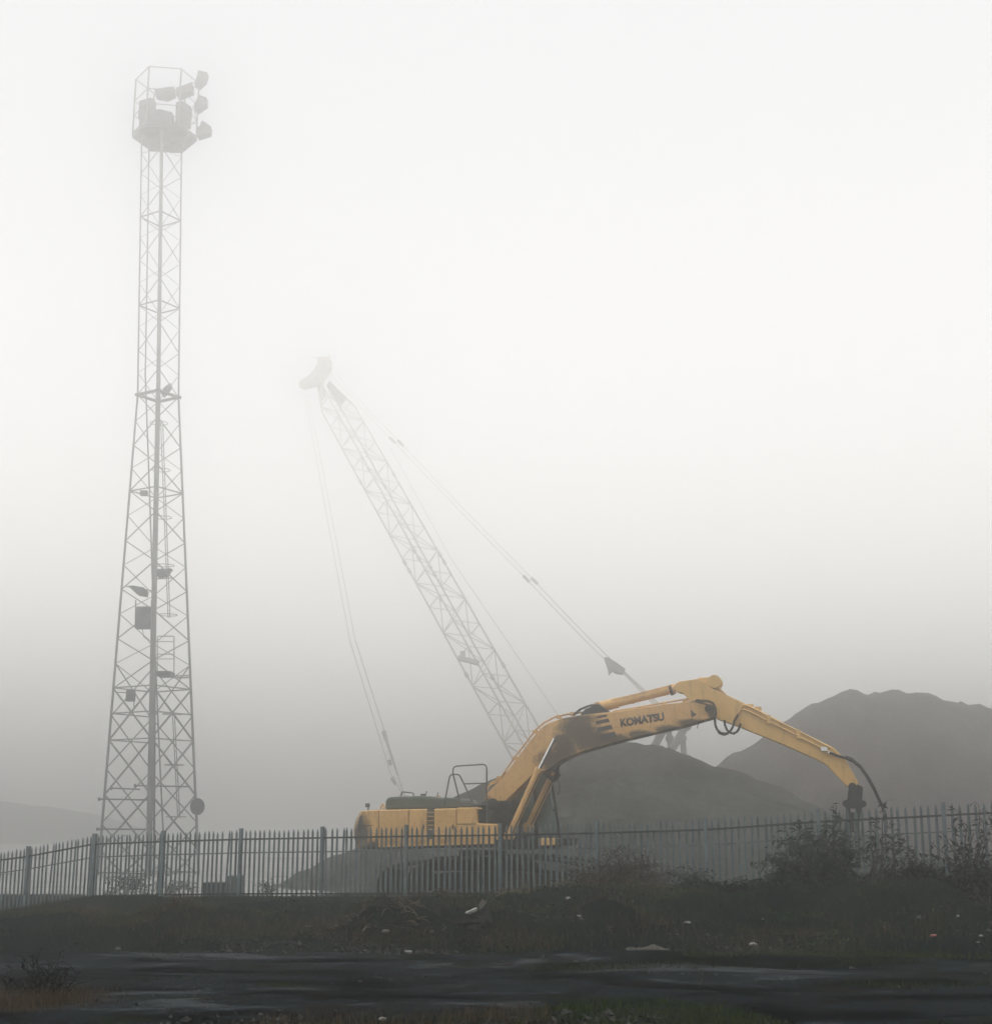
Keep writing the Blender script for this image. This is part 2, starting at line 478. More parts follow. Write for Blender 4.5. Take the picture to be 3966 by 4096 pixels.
HY = 300.0
hp_ = [P(x, y, HY) for x, y in ((-900, 3150), (-500, 3175), (-200, 3195), (0, 3205), (150, 3222), (300, 3243), (420, 3270), (560, 3310), (700, 3370))]
hx_ = np.array([p.x for p in hp_]); hz_ = np.array([p.z for p in hp_])
HX, HYY = np.meshgrid(np.arange(-200, hx_[-1] + 16, 1.6), np.arange(HY - 30, HY + 40, 2.0))
HZ = np.interp(HX, hx_, hz_) + .5 * vnoise(HX, HYY, .2, 211) + .25 * vnoise(HX, HYY, .7, 212) - .012 * (HYY - HY) ** 2
HZ = np.maximum(HZ, terrain(HX, HYY) - .4)
idx = np.arange(HX.size).reshape(HX.shape)
faces = np.stack([idx[:-1, :-1], idx[:-1, 1:], idx[1:, 1:], idx[1:, :-1]], -1).reshape(-1, 4)
tag(np_mesh('hill', np.stack([HX, HYY, HZ], -1).reshape(-1, 3), faces, M['ground'], smooth=True), 'low dark hill far behind the fence at left', kind='structure')

# ------------------------------------------------------------------ palisade fence
fence = empty('palisade_fence', (fence_posts[6][0], fence_posts[6][1], fence_posts[6][2]))
tag(fence, 'grey galvanised steel palisade fence with pointed pales running the full width', 'fence')
def fpt(i, t, dz=0.0, off=0.0):
    a = Vector(fence_posts[i]); b = Vector(fence_posts[i + 1])
    d = (b - a); n = Vector((d.y, -d.x, 0)).normalized()     # towards the camera
    p = a.lerp(b, t); p.z += dz
    return p + n * off
pales = []
for i in range(len(fence_posts) - 1):
    a = Vector(fence_posts[i]); b = Vector(fence_posts[i + 1])
    d = b - a; ang = math.atan2(d.y, d.x)
    rot = Matrix.Rotation(ang, 3, 'Z')
    wide = .12 if i in (3,) else (.105 if i in (2, 4) else .085)
    pm = MB(); c = a.copy()
    # I-section post: two flanges and a web
    hgt = FH + .02
    for sx in (-1, 1):
        pm.box(c + rot @ Vector((0, sx * .045, 0)) + Vector((0, 0, hgt / 2 - .1)), (wide, .012, hgt + .2), rot)
    pm.box(c + Vector((0, 0, hgt / 2 - .1)), (.012, .08, hgt + .2), rot)
    pm.build('post', M['galv'], fence)
    # rails: top in front of the pales, a second behind, one near the ground
    for (h, off, th, ht) in ((FH - .285, .035, .018, .048), (FH - .66, -.03, .010, .034), (.07, .035, .02, .045)):
        rm = MB()
        p0 = fpt(i, 0, h, off); p1 = fpt(i, 1, h, off)
        nseg = 1
        dd = (p1 - p0); L = dd.length
        q = Matrix.Rotation(ang, 3, 'Z') @ Matrix.Rotation(-math.asin(dd.z / L), 3, 'Y')
        rm.box((p0 + p1) / 2, (L, th, ht), q)
        rm.build('rail', M['galv_dark'] if h != FH - .66 else M['galv'], fence)
    n = 17
    for k in range(1, n):
        t = k / n
        p = fpt(i, t)
        jig = random.gauss(0, .004)
        hh = FH - .03 + random.gauss(0, .012)
        lean = Matrix.Rotation(random.gauss(0, .006), 3, 'Y') @ Matrix.Rotation(random.gauss(0, .05), 3, 'Z')
        if random.random() < .09: lean = Matrix.Rotation(random.choice((-1, 1)) * random.uniform(.015, .045), 3, 'Y') @ lean
        R = rot @ lean
        w, dp = .034, .012
        mb = MB()
        # W-section pale: outer lips back, ridge forward, pointed top
        xs = (-w, -w * .55, 0, w * .55, w); ys = (dp, -dp, dp * .6, -dp, dp)
        lv = [(-.02, 1.0), (hh - .10, 1.0), (hh, .18)]
        vs = []
        for (z, sc) in lv:
            for xx, yy in zip(xs, ys):
                vs.append(p + R @ Vector((xx * sc, yy * sc, z)) + Vector((jig, 0, 0)))
        fs = []
        for l in range(2):
            for q in range(4):
                fs.append((l * 5 + q, l * 5 + q + 1, l * 5 + 6 + q, l * 5 + 5 + q))
        mb.add(vs, fs)
        pales.append((p.x, mb))
# the hundred largest pales are parts of their own, the remaining small ones one part
pales_vis = sorted([q for q in pales if -16 < q[0] < 12.2], key=lambda q: -q[0])
rest = MB()
first = {id(q[1]) for q in pales_vis[:98]}
for x, mb in pales:
    if id(mb) in first: mb.build('pale', M['galv'], fence)
    else: rest.add(mb.v, mb.f)
o = rest.build('pale_run', M['galv'], fence); o['kind'] = 'stuff'

# ------------------------------------------------------------------ floodlight tower
YT = 80.0
c0 = P(598, 3590, YT)
zb = c0.z
def tw_row(px_l, px_r, py):
    """centre and half diagonal of the mast where it is seen at height py"""
    c = P((px_l + px_r) / 2, py, YT); r = P(px_r, py, YT)
    return c, (r.x - c.x)
rows = [tw_row(390, 796, 3600), tw_row(553, 712, 1584), tw_row(568, 724, 560)]
def tw_at(z):
    zs = [r[0].z for r in rows]
    cx = float(np.interp(z, zs, [r[0].x for r in rows])); R = float(np.interp(z, zs, [r[1] for r in rows]))
    return cx, R
vdir = Vector((c0.x, YT, 0)).normalized()             # diagonal of the square plan points at the road
ldir = Vector((-vdir.y, vdir.x, 0))
def corner(k, z):
    cx, R = tw_at(z)
    c = Vector((cx, YT * 1.0, z))
    return c + (-vdir, -ldir, vdir, ldir)[k] * R       # 0 near, 1 right, 2 far, 3 left
tower = empty('floodlight_tower', (c0.x, YT, zb))
tag(tower, 'tall grey lattice steel floodlight mast fading upward into the fog', 'tower')
def zof(py):
    return P(500, py, YT).z
ztop = zof(545); zfl = zof(1584)
for k in range(4):
    mb = MB()
    r0, r1 = (.165, .125) if k == 0 else (.075, .055)
    mb.tube(corner(k, zb - .3), corner(k, zfl), r0, r1 * 1.1, n=6)
    mb.tube(corner(k, zfl), corner(k, ztop), r1, r1 * .8, n=6)
    mb.build('leg', M['tower'], tower)
# bracing levels (measured on the left leg)
ylev_up = [560, 620, 702, 788, 875, 957, 1049, 1138, 1227, 1314, 1408, 1497, 1584]
ylev_mid = [1584, 1690, 1786, 1878, 1969, 2068, 2168, 2265, 2362, 2460, 2559, 2658, 2757]
ylev_low = [2757, 2860, 2963, 3072, 3180, 3290, 3400, 3500, 3590]
def member(mb, a, b, r): mb.tube(a, b, r, n=4, caps=False)
face_names = [(0, 3), (0, 1), (2, 3), (2, 1)]
for fi, (ca, cb) in enumerate(face_names):
    near = fi < 2
    mb = MB()
    lv = ylev_up[:-1] + ylev_mid
    for i in range(len(lv) - 1):
        z0, z1 = zof(lv[i]), zof(lv[i + 1])
        rr = (.034 if near else .024) * (1.0 if lv[i] > 1500 else .8)
        if (i + (0 if near else 1)) % 2 == 0: member(mb, corner(cb, z0), corner(ca, z1), rr)
        else: member(mb, corner(ca, z0), corner(cb, z1), rr)
    for i in range(0, len(ylev_low) - 1, 2):
        z0, z1 = zof(ylev_low[i]), zof(ylev_low[min(i + 2, len(ylev_low) - 1)])
        rr = .052 if near else .036
        if not near:
            z0, z1 = zof(ylev_low[i] - 100), zof(ylev_low[i] + 110)
        member(mb, corner(cb, z0), corner(ca, z1), rr); member(mb, corner(ca, z0), corner(cb, z1), rr)
    for yy in (875, 1227, 1584, 1969, 2755, 2857, 2963, 3490):
        if yy in (2857, 2963) and not near and fi == 3: continue
        member(mb, corner(ca, zof(yy)), corner(cb, zof(yy)), .045)
    mb.build('bracing', M['tower'], tower)
# flange collar where the taper ends
mb = MB()
for k in range(4):
    a = corner(k, zfl); b = corner((k + 1) % 4, zfl)
    mb.tube(a, b, .10, n=6)
    mb.disc(a, (0, 0, 1), .17, .12, 10)
mb.build('collar', M['tower_dark'], tower)
def tp(x, y, d=0.0):
    return P(x, y, YT + d)
# riser pipe inside the mast, cable tray up the near leg
mb = MB(); mb.path([tp(596, 575, .3), tp(588, 1100, .3), tp(581, 1500, .4), tp(599, 2000, .6), tp(612, 2400, .8), tp(630, 2850, 1.0), tp(651, 3300, 1.2), tp(662, 3590, 1.2)], .05, 6)
mb.build('riser_pipe', M['tower'], tower)
mb = MB()
for dx in (-7, 7):
    mb.tube(tp(614 + dx, 2400, -1.3), tp(604 + dx * 1.6, 3590, -2.0), .05, .06, n=6)
for yy in range(2440, 3590, 40):
    t = (yy - 2400) / 1190
    x = 614 + (604 - 614) * t
    mb.tube(tp(x - 8, yy, -1.3 - .7 * t), tp(x + 8, yy, -1.3 - .7 * t), .02, n=4)
mb.build('cable_tray', M['tower_dark'], tower)
# access ladder with safety hoops
mb = MB()
lad = [(647, 1690, 676, 2470), (676, 2470, 690, 2700), (694, 2860, 715, 3270)]
for (x0, y0, x1, y1) in lad[:1] + lad[2:]:
    for dx in (-4, 4):
        mb.tube(tp(x0 + dx, y0, .1), tp(x1 + dx, y1, .1), .028, n=5)
    ns = int((y1 - y0) / 28)
    for k in range(ns + 1):
        t = k / ns
        mb.tube(tp(x0 + (x1 - x0) * t - 4, y0 + (y1 - y0) * t, .1), tp(x0 + (x1 - x0) * t + 4, y0 + (y1 - y0) * t, .1), .014, n=4)
mb.build('ladder', M['tower'], tower)
def hoop(cx, cy, rad):
    h = MB(); c = tp(cx, cy, 0)
    pts = [c + Vector((math.cos(t) * rad, math.sin(t) * rad * .9, 0)) for t in np.linspace(0, 2 * PI, 25)]
    h.path(pts, .022, 5)
    return h.build('hoop', M['tower'], tower)
for (hx, hy) in ((635, 1692), (644, 1880), (650, 2070), (660, 2262), (672, 2460)):
    hoop(hx, hy, .52)
for (hx, hy) in ((690, 2857), (697, 3060), (704, 3268)):
    hoop(hx, hy, .55)
# rest platform with guard rail
mb = MB()
a = tp(628, 2698, -.9); mb.box((tp(662, 2698, 0)), (.80, 1.2, .26))
mb.build('rest_platform', M['tower_dark'], tower)
mb = MB()
for d in (-.5, .5):
    mb.path([tp(629, 2690, d), tp(629, 2550, d), tp(632, 2545, d), tp(692, 2545, d), tp(696, 2549, d), tp(696, 2690, d)], .03, 6)
    for yy in (2567, 2617, 2636): mb.tube(tp(629, yy, d), tp(696, yy, d), .022, n=5)
for yy in (2545, 2617): mb.tube(tp(696, yy, -.5), tp(696, yy, .5), .022, n=5)
mb.build('guard_rail', M['tower'], tower)
mb = MB(); mb.tube(tp(696, 2705, -.5), tp(764, 2702, 0), .04, n=5); mb.tube(tp(696, 2712, .4), tp(764, 2710, 0), .04, n=5)
mb.build('bracket', M['tower'], tower)
# cabinet, small box, antenna frames
def boxpart(name, x0, y0, x1, y1, d, dep, mat=None):
    mb = MB(); a = tp(x0, y0, d); b = tp(x1, y1, d)
    mb.box((a + b) / 2, (abs(b.x - a.x), dep, abs(b.z - a.z)))
    return mb.build(name, mat or M['tower_dark'], tower, .02)
cab = boxpart('cabinet', 549, 2428, 600, 2516, -1.2, .45)
mb = MB(); mb.tube(tp(543, 2400, -1.3), tp(541, 2510, -1.3), .035, n=5); mb.path([tp(570, 2516, -1.2), tp(573, 2545, -1.2), tp(590, 2560, -1.2), tp(600, 2572, -1.3)], .02, 5)
mb.build('conduit', M['tower_dark'], cab)
boxpart('junction_box', 507, 2762, 538, 2806, -.6, .35)
mb = MB(); mb.tube(tp(470, 2770, -.6), tp(535, 2772, -.6), .03, n=5); mb.tube(tp(536, 2806, -.6), tp(536, 2830, -.6), .03, n=5)
mb.build('bracket', M['tower'], tower)
boxpart('junction_box', 562, 1963, 590, 1983, -.4, .3)
# spotlights on the shaft (tapered hoods)
def flood(pts, d, dep, parent=tower):
    """lamp head: traced side outline, real depth"""
    mb = MB(); poly = [tp(x, y, d - dep / 2) for x, y in pts]
    mb.prism(poly, (0, dep, 0))
    o = mb.build('floodlight', M['tower_dark'], parent, .02)
    return o
flood([(510, 2343), (533, 2342), (572, 2349), (586, 2362), (583, 2384), (548, 2378)], -1.0, .55)
flood([(628, 2275), (684, 2273), (672, 2288), (666, 2302), (626, 2306)], -.4, .6)
flood([(640, 1566), (664, 1541), (682, 1531), (682, 1545), (664, 1570), (650, 1584)], .2, .45)
mb = MB(); mb.tube(tp(500, 2345, -1), tp(610, 2364, -1.2), .03, n=5); mb.tube(tp(624, 2316, -.4), tp(694, 2312, -.4), .035, n=5)
mb.build('bracket', M['tower'], tower)
# long antenna arms low on the mast
for (x0, y0, x1, y1, d) in ((396, 3197, 588, 3200, -1.8), (390, 3317, 582, 3318, -1.8), (540, 3143, 760, 3147, .6), (445, 3153, 560, 3158, .8)):
    mb = MB(); mb.tube(tp(x0, y0, d), tp(x1, y1, d), .04, n=6)
    mb.tube(tp(x0, y0 - 6, d), tp(x0, y0 + 7, d), .07, n=6)
    mb.build('antenna_arm', M['tower_dark'], tower)
# round dish on the right leg
mb = MB()
dc = tp(789, 3227, -1.0)
ax = Vector((.70, -.71, .02)).normalized()
q = ax.to_track_quat('Z', 'Y').to_matrix()
NRr, NA = 6, 32
vs = [dc + ax * (-.16)]
fs = []
for i in range(1, NRr + 1):
    r = .45 * i / NRr
    for k in range(NA):
        t = 2 * PI * k / NA
        vs.append(dc + q @ Vector((math.cos(t) * r, math.sin(t) * r, -.16 + .16 * (i / NRr) ** 2)))
for k in range(NA): fs.append((0, 1 + k, 1 + (k + 1) % NA))
for i in range(NRr - 1):
    for k in range(NA):
        fs.append((1 + i * NA + k, 1 + (i + 1) * NA + k, 1 + (i + 1) * NA + (k + 1) % NA, 1 + i * NA + (k + 1) % NA))
mb.add(vs, fs, True)
mb.tube(dc + ax * -.02, dc + ax * .03, .45, n=32)
mb.tube(dc - ax * .16, dc - ax * .55, .06, n=8)
mb.build('dish', M['tower_dark'], tower)
# wire loop hung at the foot
mb = MB(); c = tp(500, 3370, -1.8)
mb.path([c + Vector((math.cos(t) * .36, 0, math.sin(t) * .36)) for t in np.linspace(0, 2 * PI, 25)], .02, 5)
mb.build('cable_coil', M['tower_dark'], tower)
# head cage: hexagonal railed basket around the top
hc_x, hc_R = tw_at(ztop)
cage_c = P(657, 560, YT)
Rk = (P(778, 560, YT).x - P(534, 560, YT).x) / 2 * 1.02
def hexpt(k, z, R=None):
    t = PI * k / 3 + math.radians(8)
    R = R or Rk
    return Vector((cage_c.x + math.cos(t) * R, YT + math.sin(t) * R, z))
zk0 = zof(552); zk1 = zof(325)
mb = MB(); mb.prism([hexpt(k, zk0 - .12) for k in range(6)], (0, 0, .12))
mb.build('cage_floor', M['tower_dark'], tower)
mb = MB()
for k in range(6):
    a = hexpt(k, zk0); b = hexpt(k + 1, zk0)
    mb.tube(a, b, .06, n=5)
    mb.prism([a, b, b + Vector((0, 0, .28)), a + Vector((0, 0, .28))], (b - a).cross(Vector((0, 0, 1))).normalized() * .02)
mb.build('toe_board', M['tower_dark'], tower)
for k in range(6):
    mb = MB(); mb.tube(hexpt(k, zk0), hexpt(k, zk1), .055, n=6)
    mb.build('cage_post', M['tower'], tower)
for frac, r in ((1.0, .035), (.62, .03), (.36, .03)):
    mb = MB(); z = zk0 + (zk1 - zk0) * frac
    for k in range(6): mb.tube(hexpt(k, z), hexpt(k + 1, z), r, n=5)
    mb.build('cage_rail', M['tower'], tower)
# lamps in the cage
for pts, d, dep in (
    ([(556, 402), (600, 390), (618, 396), (617, 480), (566, 486), (552, 470)], .6, .5),
    ([(703, 408), (728, 402), (763, 424), (757, 500), (700, 505)], .5, .5),
    ([(617, 355), (690, 344), (698, 347), (697, 372), (664, 388), (620, 380)], .9, .6),
    ([(704, 350), (768, 326), (770, 360), (722, 382), (706, 380)], .7, .6),
    ([(618, 440), (636, 434), (688, 447), (690, 520), (616, 520)], 0, .6),
    ([(556, 480), (625, 500), (640, 540), (600, 556), (552, 530)], -.6, .5),
    ([(650, 500), (745, 492), (752, 545), (690, 566), (648, 548)], -.6, .5),
    ([(782, 318), (793, 279), (829, 288), (820, 320), (790, 345), (776, 335)], .2, .55),
    ([(777, 410), (797, 378), (826, 388), (825, 415), (788, 440), (776, 436)], .2, .55),
    ([(785, 508), (800, 502), (803, 484), (813, 482), (843, 504), (840, 530), (790, 545), (784, 535)], .2, .55)):
    flood(pts, d, dep)
mb = MB(); mb.path([tp(728, 575, 0), tp(735, 590, 0), tp(750, 592, 0), tp(756, 580, 0), tp(754, 560, 0)], .02, 5)
for yy in (330, 425, 492): mb.tube(tp(768, yy, .2), tp(786, yy + 2, .2), .035, n=5)
mb.tube(tp(776, 440, .2), tp(790, 500, .2), .02, n=5)
mb.build('bracket', M['tower'], tower)

# ------------------------------------------------------------------ excavator
EX = Plane((0, 46.0, 0), math.radians(15))
E = EX.at
nrm = EX.n
exc_base = E(1930, 3575)
exc = empty('tracked_excavator', exc_base)
tag(exc, 'weathered yellow tracked excavator with its long boom arched out to the right', 'excavator')
def eprism(pts, o0, o1, mb=None, trace=None):
    """outline traced at depth offset `trace` (default the middle), extruded from o0 to o1 across the machine"""
    mb = mb or MB()
    tr = (o0 + o1) / 2 if trace is None else trace
    base = [E(x, y, tr) + nrm * (o0 - tr) for x, y in pts]
    mb.prism(base, nrm * (o1 - o0))
    return mb
# undercarriage: two tracks, each a shoe loop with frame, sprocket, idler and rollers
loop = [(1505, 3580), (1503, 3530), (1522, 3492), (1570, 3464), (1660, 3448), (1800, 3434), (1960, 3427), (2110, 3430), (2230, 3441), (2310, 3458),
        (2342, 3492), (2350, 3540), (2340, 3580), (2290, 3602), (2100, 3606), (1900, 3608), (1700, 3608), (1560, 3604)]
for (o0, o1) in ((-1.75, -1.1), (1.1, 1.75)):
    tr = -1.75
    pts = [E(x, y, tr) + nrm * (o0 - tr) for x, y in loop]
    dense = []
    n = len(pts)
    for i in range(n):
        a, b = pts[i], pts[(i + 1) % n]
        m_ = max(1, int((b - a).length / .2))
        for k in range(m_): dense.append(a.lerp(b, k / m_))
    cen = sum(dense, Vector()) / len(dense)
    tm = MB()
    for i, p in enumerate(dense):
        a = p; b = dense[(i + 1) % len(dense)]
        d = (b - a).normalized(); nn = d.cross(nrm)
        if nn.dot(a - cen) < 0: nn = -nn
        g = (b - a) * .04
        # shoe plate with a grouser bar
        tm.prism([a + g, b - g, b - g - nn * .06, a + g - nn * .06], nrm * (o1 - o0))
        tm.prism([a + g, a + g + d * .035, a + g + d * .025 + nn * .045, a + g + nn * .045], nrm * (o1 - o0))
    tk = tm.build('track', M['track'], exc)
    fm = MB()
    inner = [cen + (p - cen) * .90 for p in pts]
    fr = [E(x, y, tr) + nrm * (o0 + .12 - tr) for x, y in ((1585, 3560), (1600, 3510), (1800, 3490), (2050, 3488), (2270, 3510), (2275, 3560))]
    fm.prism(fr, nrm * (o1 - o0 - .24)); fm.build('track_frame', M['track'], tk)
    for (x, y, r) in ((1565, 3530, .42), (2290, 3530, .40)):
        wm = MB(); wm.disc(E(x, y, tr) + nrm * ((o0 + o1) / 2 - tr), nrm, r, .3, 20); wm.build('drive_wheel', M['track'], tk)
    for x in range(1660, 2230, 95):
        wm = MB(); wm.disc(E(x, 3575, tr) + nrm * ((o0 + o1) / 2 - tr), nrm, .16, .4, 14); wm.build('roller', M['track'], tk)
mb = eprism([(1720, 3480), (1780, 3425), (2080, 3425), (2140, 3480)], -1.1, 1.1)
mb.disc(E(1930, 3415), (0, 0, 1), .75, .24, 32)
mb.build('carbody', M['track'], exc)
# upper works
NS = -1.5
base_pts = [(1511, 3384), (1919, 3374), (2050, 3371), (2227, 3366), (2227, 3350), (1975, 3350), (1511, 3366)]
mb = eprism([(1450, 3399), (2225, 3385), (2229, 3354), (1450, 3372)], -1.46, 1.46, trace=NS)
mb.build('deck', M['dark_steel'], exc, .02)
mb = eprism([(1513, 3390), (1975, 3376), (1975, 3352), (1513, 3362)], -1.5, -1.47, trace=NS); mb.build('skirt', M['yellow'], exc, .008)
mb = eprism([(2152, 3384), (2226, 3381), (2227, 3352), (2152, 3354)], -1.5, -1.2, trace=NS); mb.build('skirt', M['yellow'], exc, .02)
# counterweight: curved in plan
mb = MB()
prof = [(1447, 3244), (1513, 3239), (1513, 3388), (1438, 3391), (1430, 3350), (1429, 3320), (1434, 3282)]
rail_ = []
for o in np.linspace(-1.5, 1.5, 13):
    bul = .55 * (1 - (o / 1.5) ** 2)
    ring = []
    for x, y in prof:
        p = E(x, y, NS) + nrm * (o - NS)
        w = max(0, (1513 - x) / 84)
        ring.append(p - EX.h * (bul * w))
    rail_.append(ring)
n = len(prof)
vs = [p for r in rail_ for p in r]
fs = [(i * n + k, i * n + (k + 1) % n, (i + 1) * n + (k + 1) % n, (i + 1) * n + k) for i in range(12) for k in range(n)]
fs += [tuple(range(n)), tuple(12 * n + k for k in range(n - 1, -1, -1))]
mb.add(vs, fs)
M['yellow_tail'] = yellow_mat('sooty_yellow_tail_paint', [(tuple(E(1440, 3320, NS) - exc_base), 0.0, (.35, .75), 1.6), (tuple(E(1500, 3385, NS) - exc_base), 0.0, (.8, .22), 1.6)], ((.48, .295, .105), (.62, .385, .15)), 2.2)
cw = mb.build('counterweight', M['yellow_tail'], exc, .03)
mb = MB(); mb.prism([E(x, y, NS - .006) for x, y in ((1432, 3292), (1436, 3270), (1448, 3262), (1448, 3330), (1433, 3330))], nrm * .012); mb.build('tail_grille', M['decal'], cw)
mb = MB(); mb.box(E(1458, 3302, NS - .02), (.5, .03, .03), Matrix.Rotation(-math.radians(15), 3, 'Z')); mb.build('grab_bar', M['decal'], cw)
# side doors
for (x0, x1, nm) in ((1514.5, 1632, 'side_door'), (1634, 1705, 'side_door'), (1735, 1823, 'side_door')):
    y0a = 3239 - (x0 - 1511) * .021; y0b = 3239 - (x1 - 1511) * .021
    mb = MB()
    rim = 6
    pts = [(x0, y0a + rim), (x0 + 1, y0a + 1.5), (x1 - 1, y0b + 1.5), (x1, y0b + rim), (x1, 3382 - (x1 - 1511) * .02), (x0, 3384 - (x0 - 1511) * .02)]
    mb = eprism(pts, -1.5, -1.0, trace=NS)
    dr = mb.build(nm, M['yellow'], exc, .035)
    hm = MB(); xm = x1 - 12; hm.box(E(xm, 3308, NS - .015), (.05, .04, .14), Matrix.Rotation(-math.radians(15), 3, 'Z')); hm.build('latch', M['decal'], dr)
mb = eprism([(1707, 3236), (1733.5, 3235.5), (1733.5, 3380), (1707, 3381)], -1.44, -1.0, trace=NS)
vent = mb.build('vent_column', M['hood'], exc)
mb = MB()
for y in (3238, 3254, 3271, 3289, 3306):
    mb.prism([E(1707, y + 10.5, NS), E(1733.5, y + 10.2, NS), E(1733.5, y + 14, NS), E(1707, y + 14.3, NS)], nrm * .05)
mb.build('vent_louvre', M['yellow'], vent)
mb = eprism([(1825, 3231), (1902, 3230), (1907, 3294), (1971, 3296), (1980, 3374), (1825, 3378)], -1.5, -.75, trace=NS)
fd = mb.build('tool_locker', M['yellow'], exc, .03)
mb = MB(); mb.prism([E(1828, 3296, NS - .004), E(1905, 3295, NS - .004), E(1905, 3298, NS - .004), E(1828, 3299, NS - .004)], nrm * .01); mb.build('seam', M['decal'], fd)
mb = eprism([(1511, 3245), (1900, 3238), (1905, 3376), (1511, 3384)], -.98, 1.45); mb.build('engine_bay', M['yellow'], exc, .03)
mb = eprism([(1906, 3236), (1952, 3236), (1952, 3294), (1908, 3293)], -1.35, -.7, trace=NS); mb.build('step_box', M['dark_steel'], exc, .02)
mb = eprism([(1912, 3240), (1960, 3205), (2060, 3205), (2085, 3372), (1912, 3376)], -.55, .7); mb.build('boom_mount', M['dark_steel'], exc, .02)
# grey hood over the engine, rounded
hp = [(1537, 3240), (1540, 3205), (1546, 3194), (1560, 3188), (1677, 3184), (1720, 3186), (1758, 3190), (1822, 3193), (1834, 3198), (1840, 3215), (1841, 3236)]
mb = eprism(hp, -1.05, 1.1, trace=-1.05); hood = mb.build('engine_hood', M['hood'], exc, .07)
mb = MB(); g = [(1604, 3186), (1605, 3172), (1609, 3168), (1648, 3172), (1653, 3175), (1653, 3186)]
mb.path([E(x, y, -.9) for x, y in g], .022, 6); mb.build('grab_bar', M['rail_paint'], hood)
mb = MB(); mb.box(E(1692, 3181, -.5), (.16, .1, .07)); mb.path([E(1694, 3180, -.5), E(1703, 3178, -.5), E(1705, 3172, -.5), E(1705, 3164, -.5)], .022, 6, .012); mb.build('exhaust_stub', M['rail_paint'], hood)
mb = MB(); mb.path([E(1744, 3186, -.6), E(1750, 3183, -.6), E(1751, 3168, -.6)], .02, 6, .01); mb.build('aerial', M['rail_paint'], hood)
mb = MB(); mb.box(E(1753, 3187, -.95), (.1, .05, .05)); mb.build('latch', M['yellow'], hood)
# mirror / lamp on the tail, small bracket beside the hood
mb = MB(); mb.tube(E(1472, 3243, -1.4), E(1473, 3228, -1.4), .022, n=6); mb.box(E(1470, 3222, -1.4), (.13, .10, .12)); mb.build('work_lamp', M['rail_paint'], exc)
mb = MB(); mb.path([E(1520, 3236, -1.3), E(1522, 3230, -1.3), E(1530, 3217, -1.3), E(1536, 3219, -1.3), E(1535, 3238, -1.3)], .03, 6); mb.build('lifting_bracket', M['yellow'], exc)
# handrails
mb = MB(); HR = -1.4
def hr(pts, r=.0235): mb.path([E(x, y, HR) for x, y in pts], r, 8)
hr([(1778, 3236), (1780, 3200), (1797, 3110), (1801, 3102), (1809, 3098), (1829, 3098), (1836, 3101), (1842, 3110), (1893, 3216), (1897, 3232)])
hr([(1845, 3236), (1838, 3204), (1813, 3104), (1811, 3090), (1812, 3076), (1817, 3068), (1826, 3065), (1930, 3058), (1939, 3060), (1945, 3068), (1946, 3080), (1946, 3236), (1946, 3313), (1946, 3350)])
hr([(1856, 3136), (1946, 3133)], .02); hr([(1843, 3220), (1946, 3220)], .024)
mb.build('handrail', M['rail_paint'], exc)
# cab on the far side
cab_pts = [(2005, 3392), (2005, 3110), (2030, 3090), (2180, 3090), (2203, 3108), (2243, 3388)]
mb = MB()
CO0, CO1 = .86, 1.62
def bar(a, b, o, r=.045): mb.tube(E(*a, o), E(*b, o), r, n=6)
for o in (CO0, CO1):
    for a, b in (((2005, 3392), (2005, 3110)), ((2005, 3110), (2030, 3090)), ((2030, 3090), (2180, 3090)), ((2180, 3090), (2203, 3108)), ((2203, 3108), (2243, 3388)), ((2135, 3092), (2150, 3392)), ((2005, 3392), (2243, 3390))):
        bar(a, b, o)
for a in ((2005, 3110), (2180, 3090), (2203, 3108), (2243, 3388), (2222, 3240)):
    mb.tube(E(*a, CO0), E(*a, CO1), .04, n=6)
cabo = mb.build('cab', M['dark_steel'], exc)
mb = eprism([(2008, 3388), (2008, 3114), (2032, 3094), (2178, 3094), (2200, 3110), (2238, 3384)], CO0 + .03, CO1 - .03); mb.build('window', M['glass'], cabo)
mb = eprism([(2008, 3388), (2008, 3330), (2090, 3330), (2130, 3388)], CO0 - .02, CO1 + .02); mb.build('cab_base', M['yellow'], cabo)
mb = eprism([(2030, 3270), (2034, 3170), (2070, 3165), (2085, 3270), (2120, 3275), (2118, 3292), (2030, 3292)], 1.0, 1.4); mb.build('seat', M['dark_steel'], cabo)
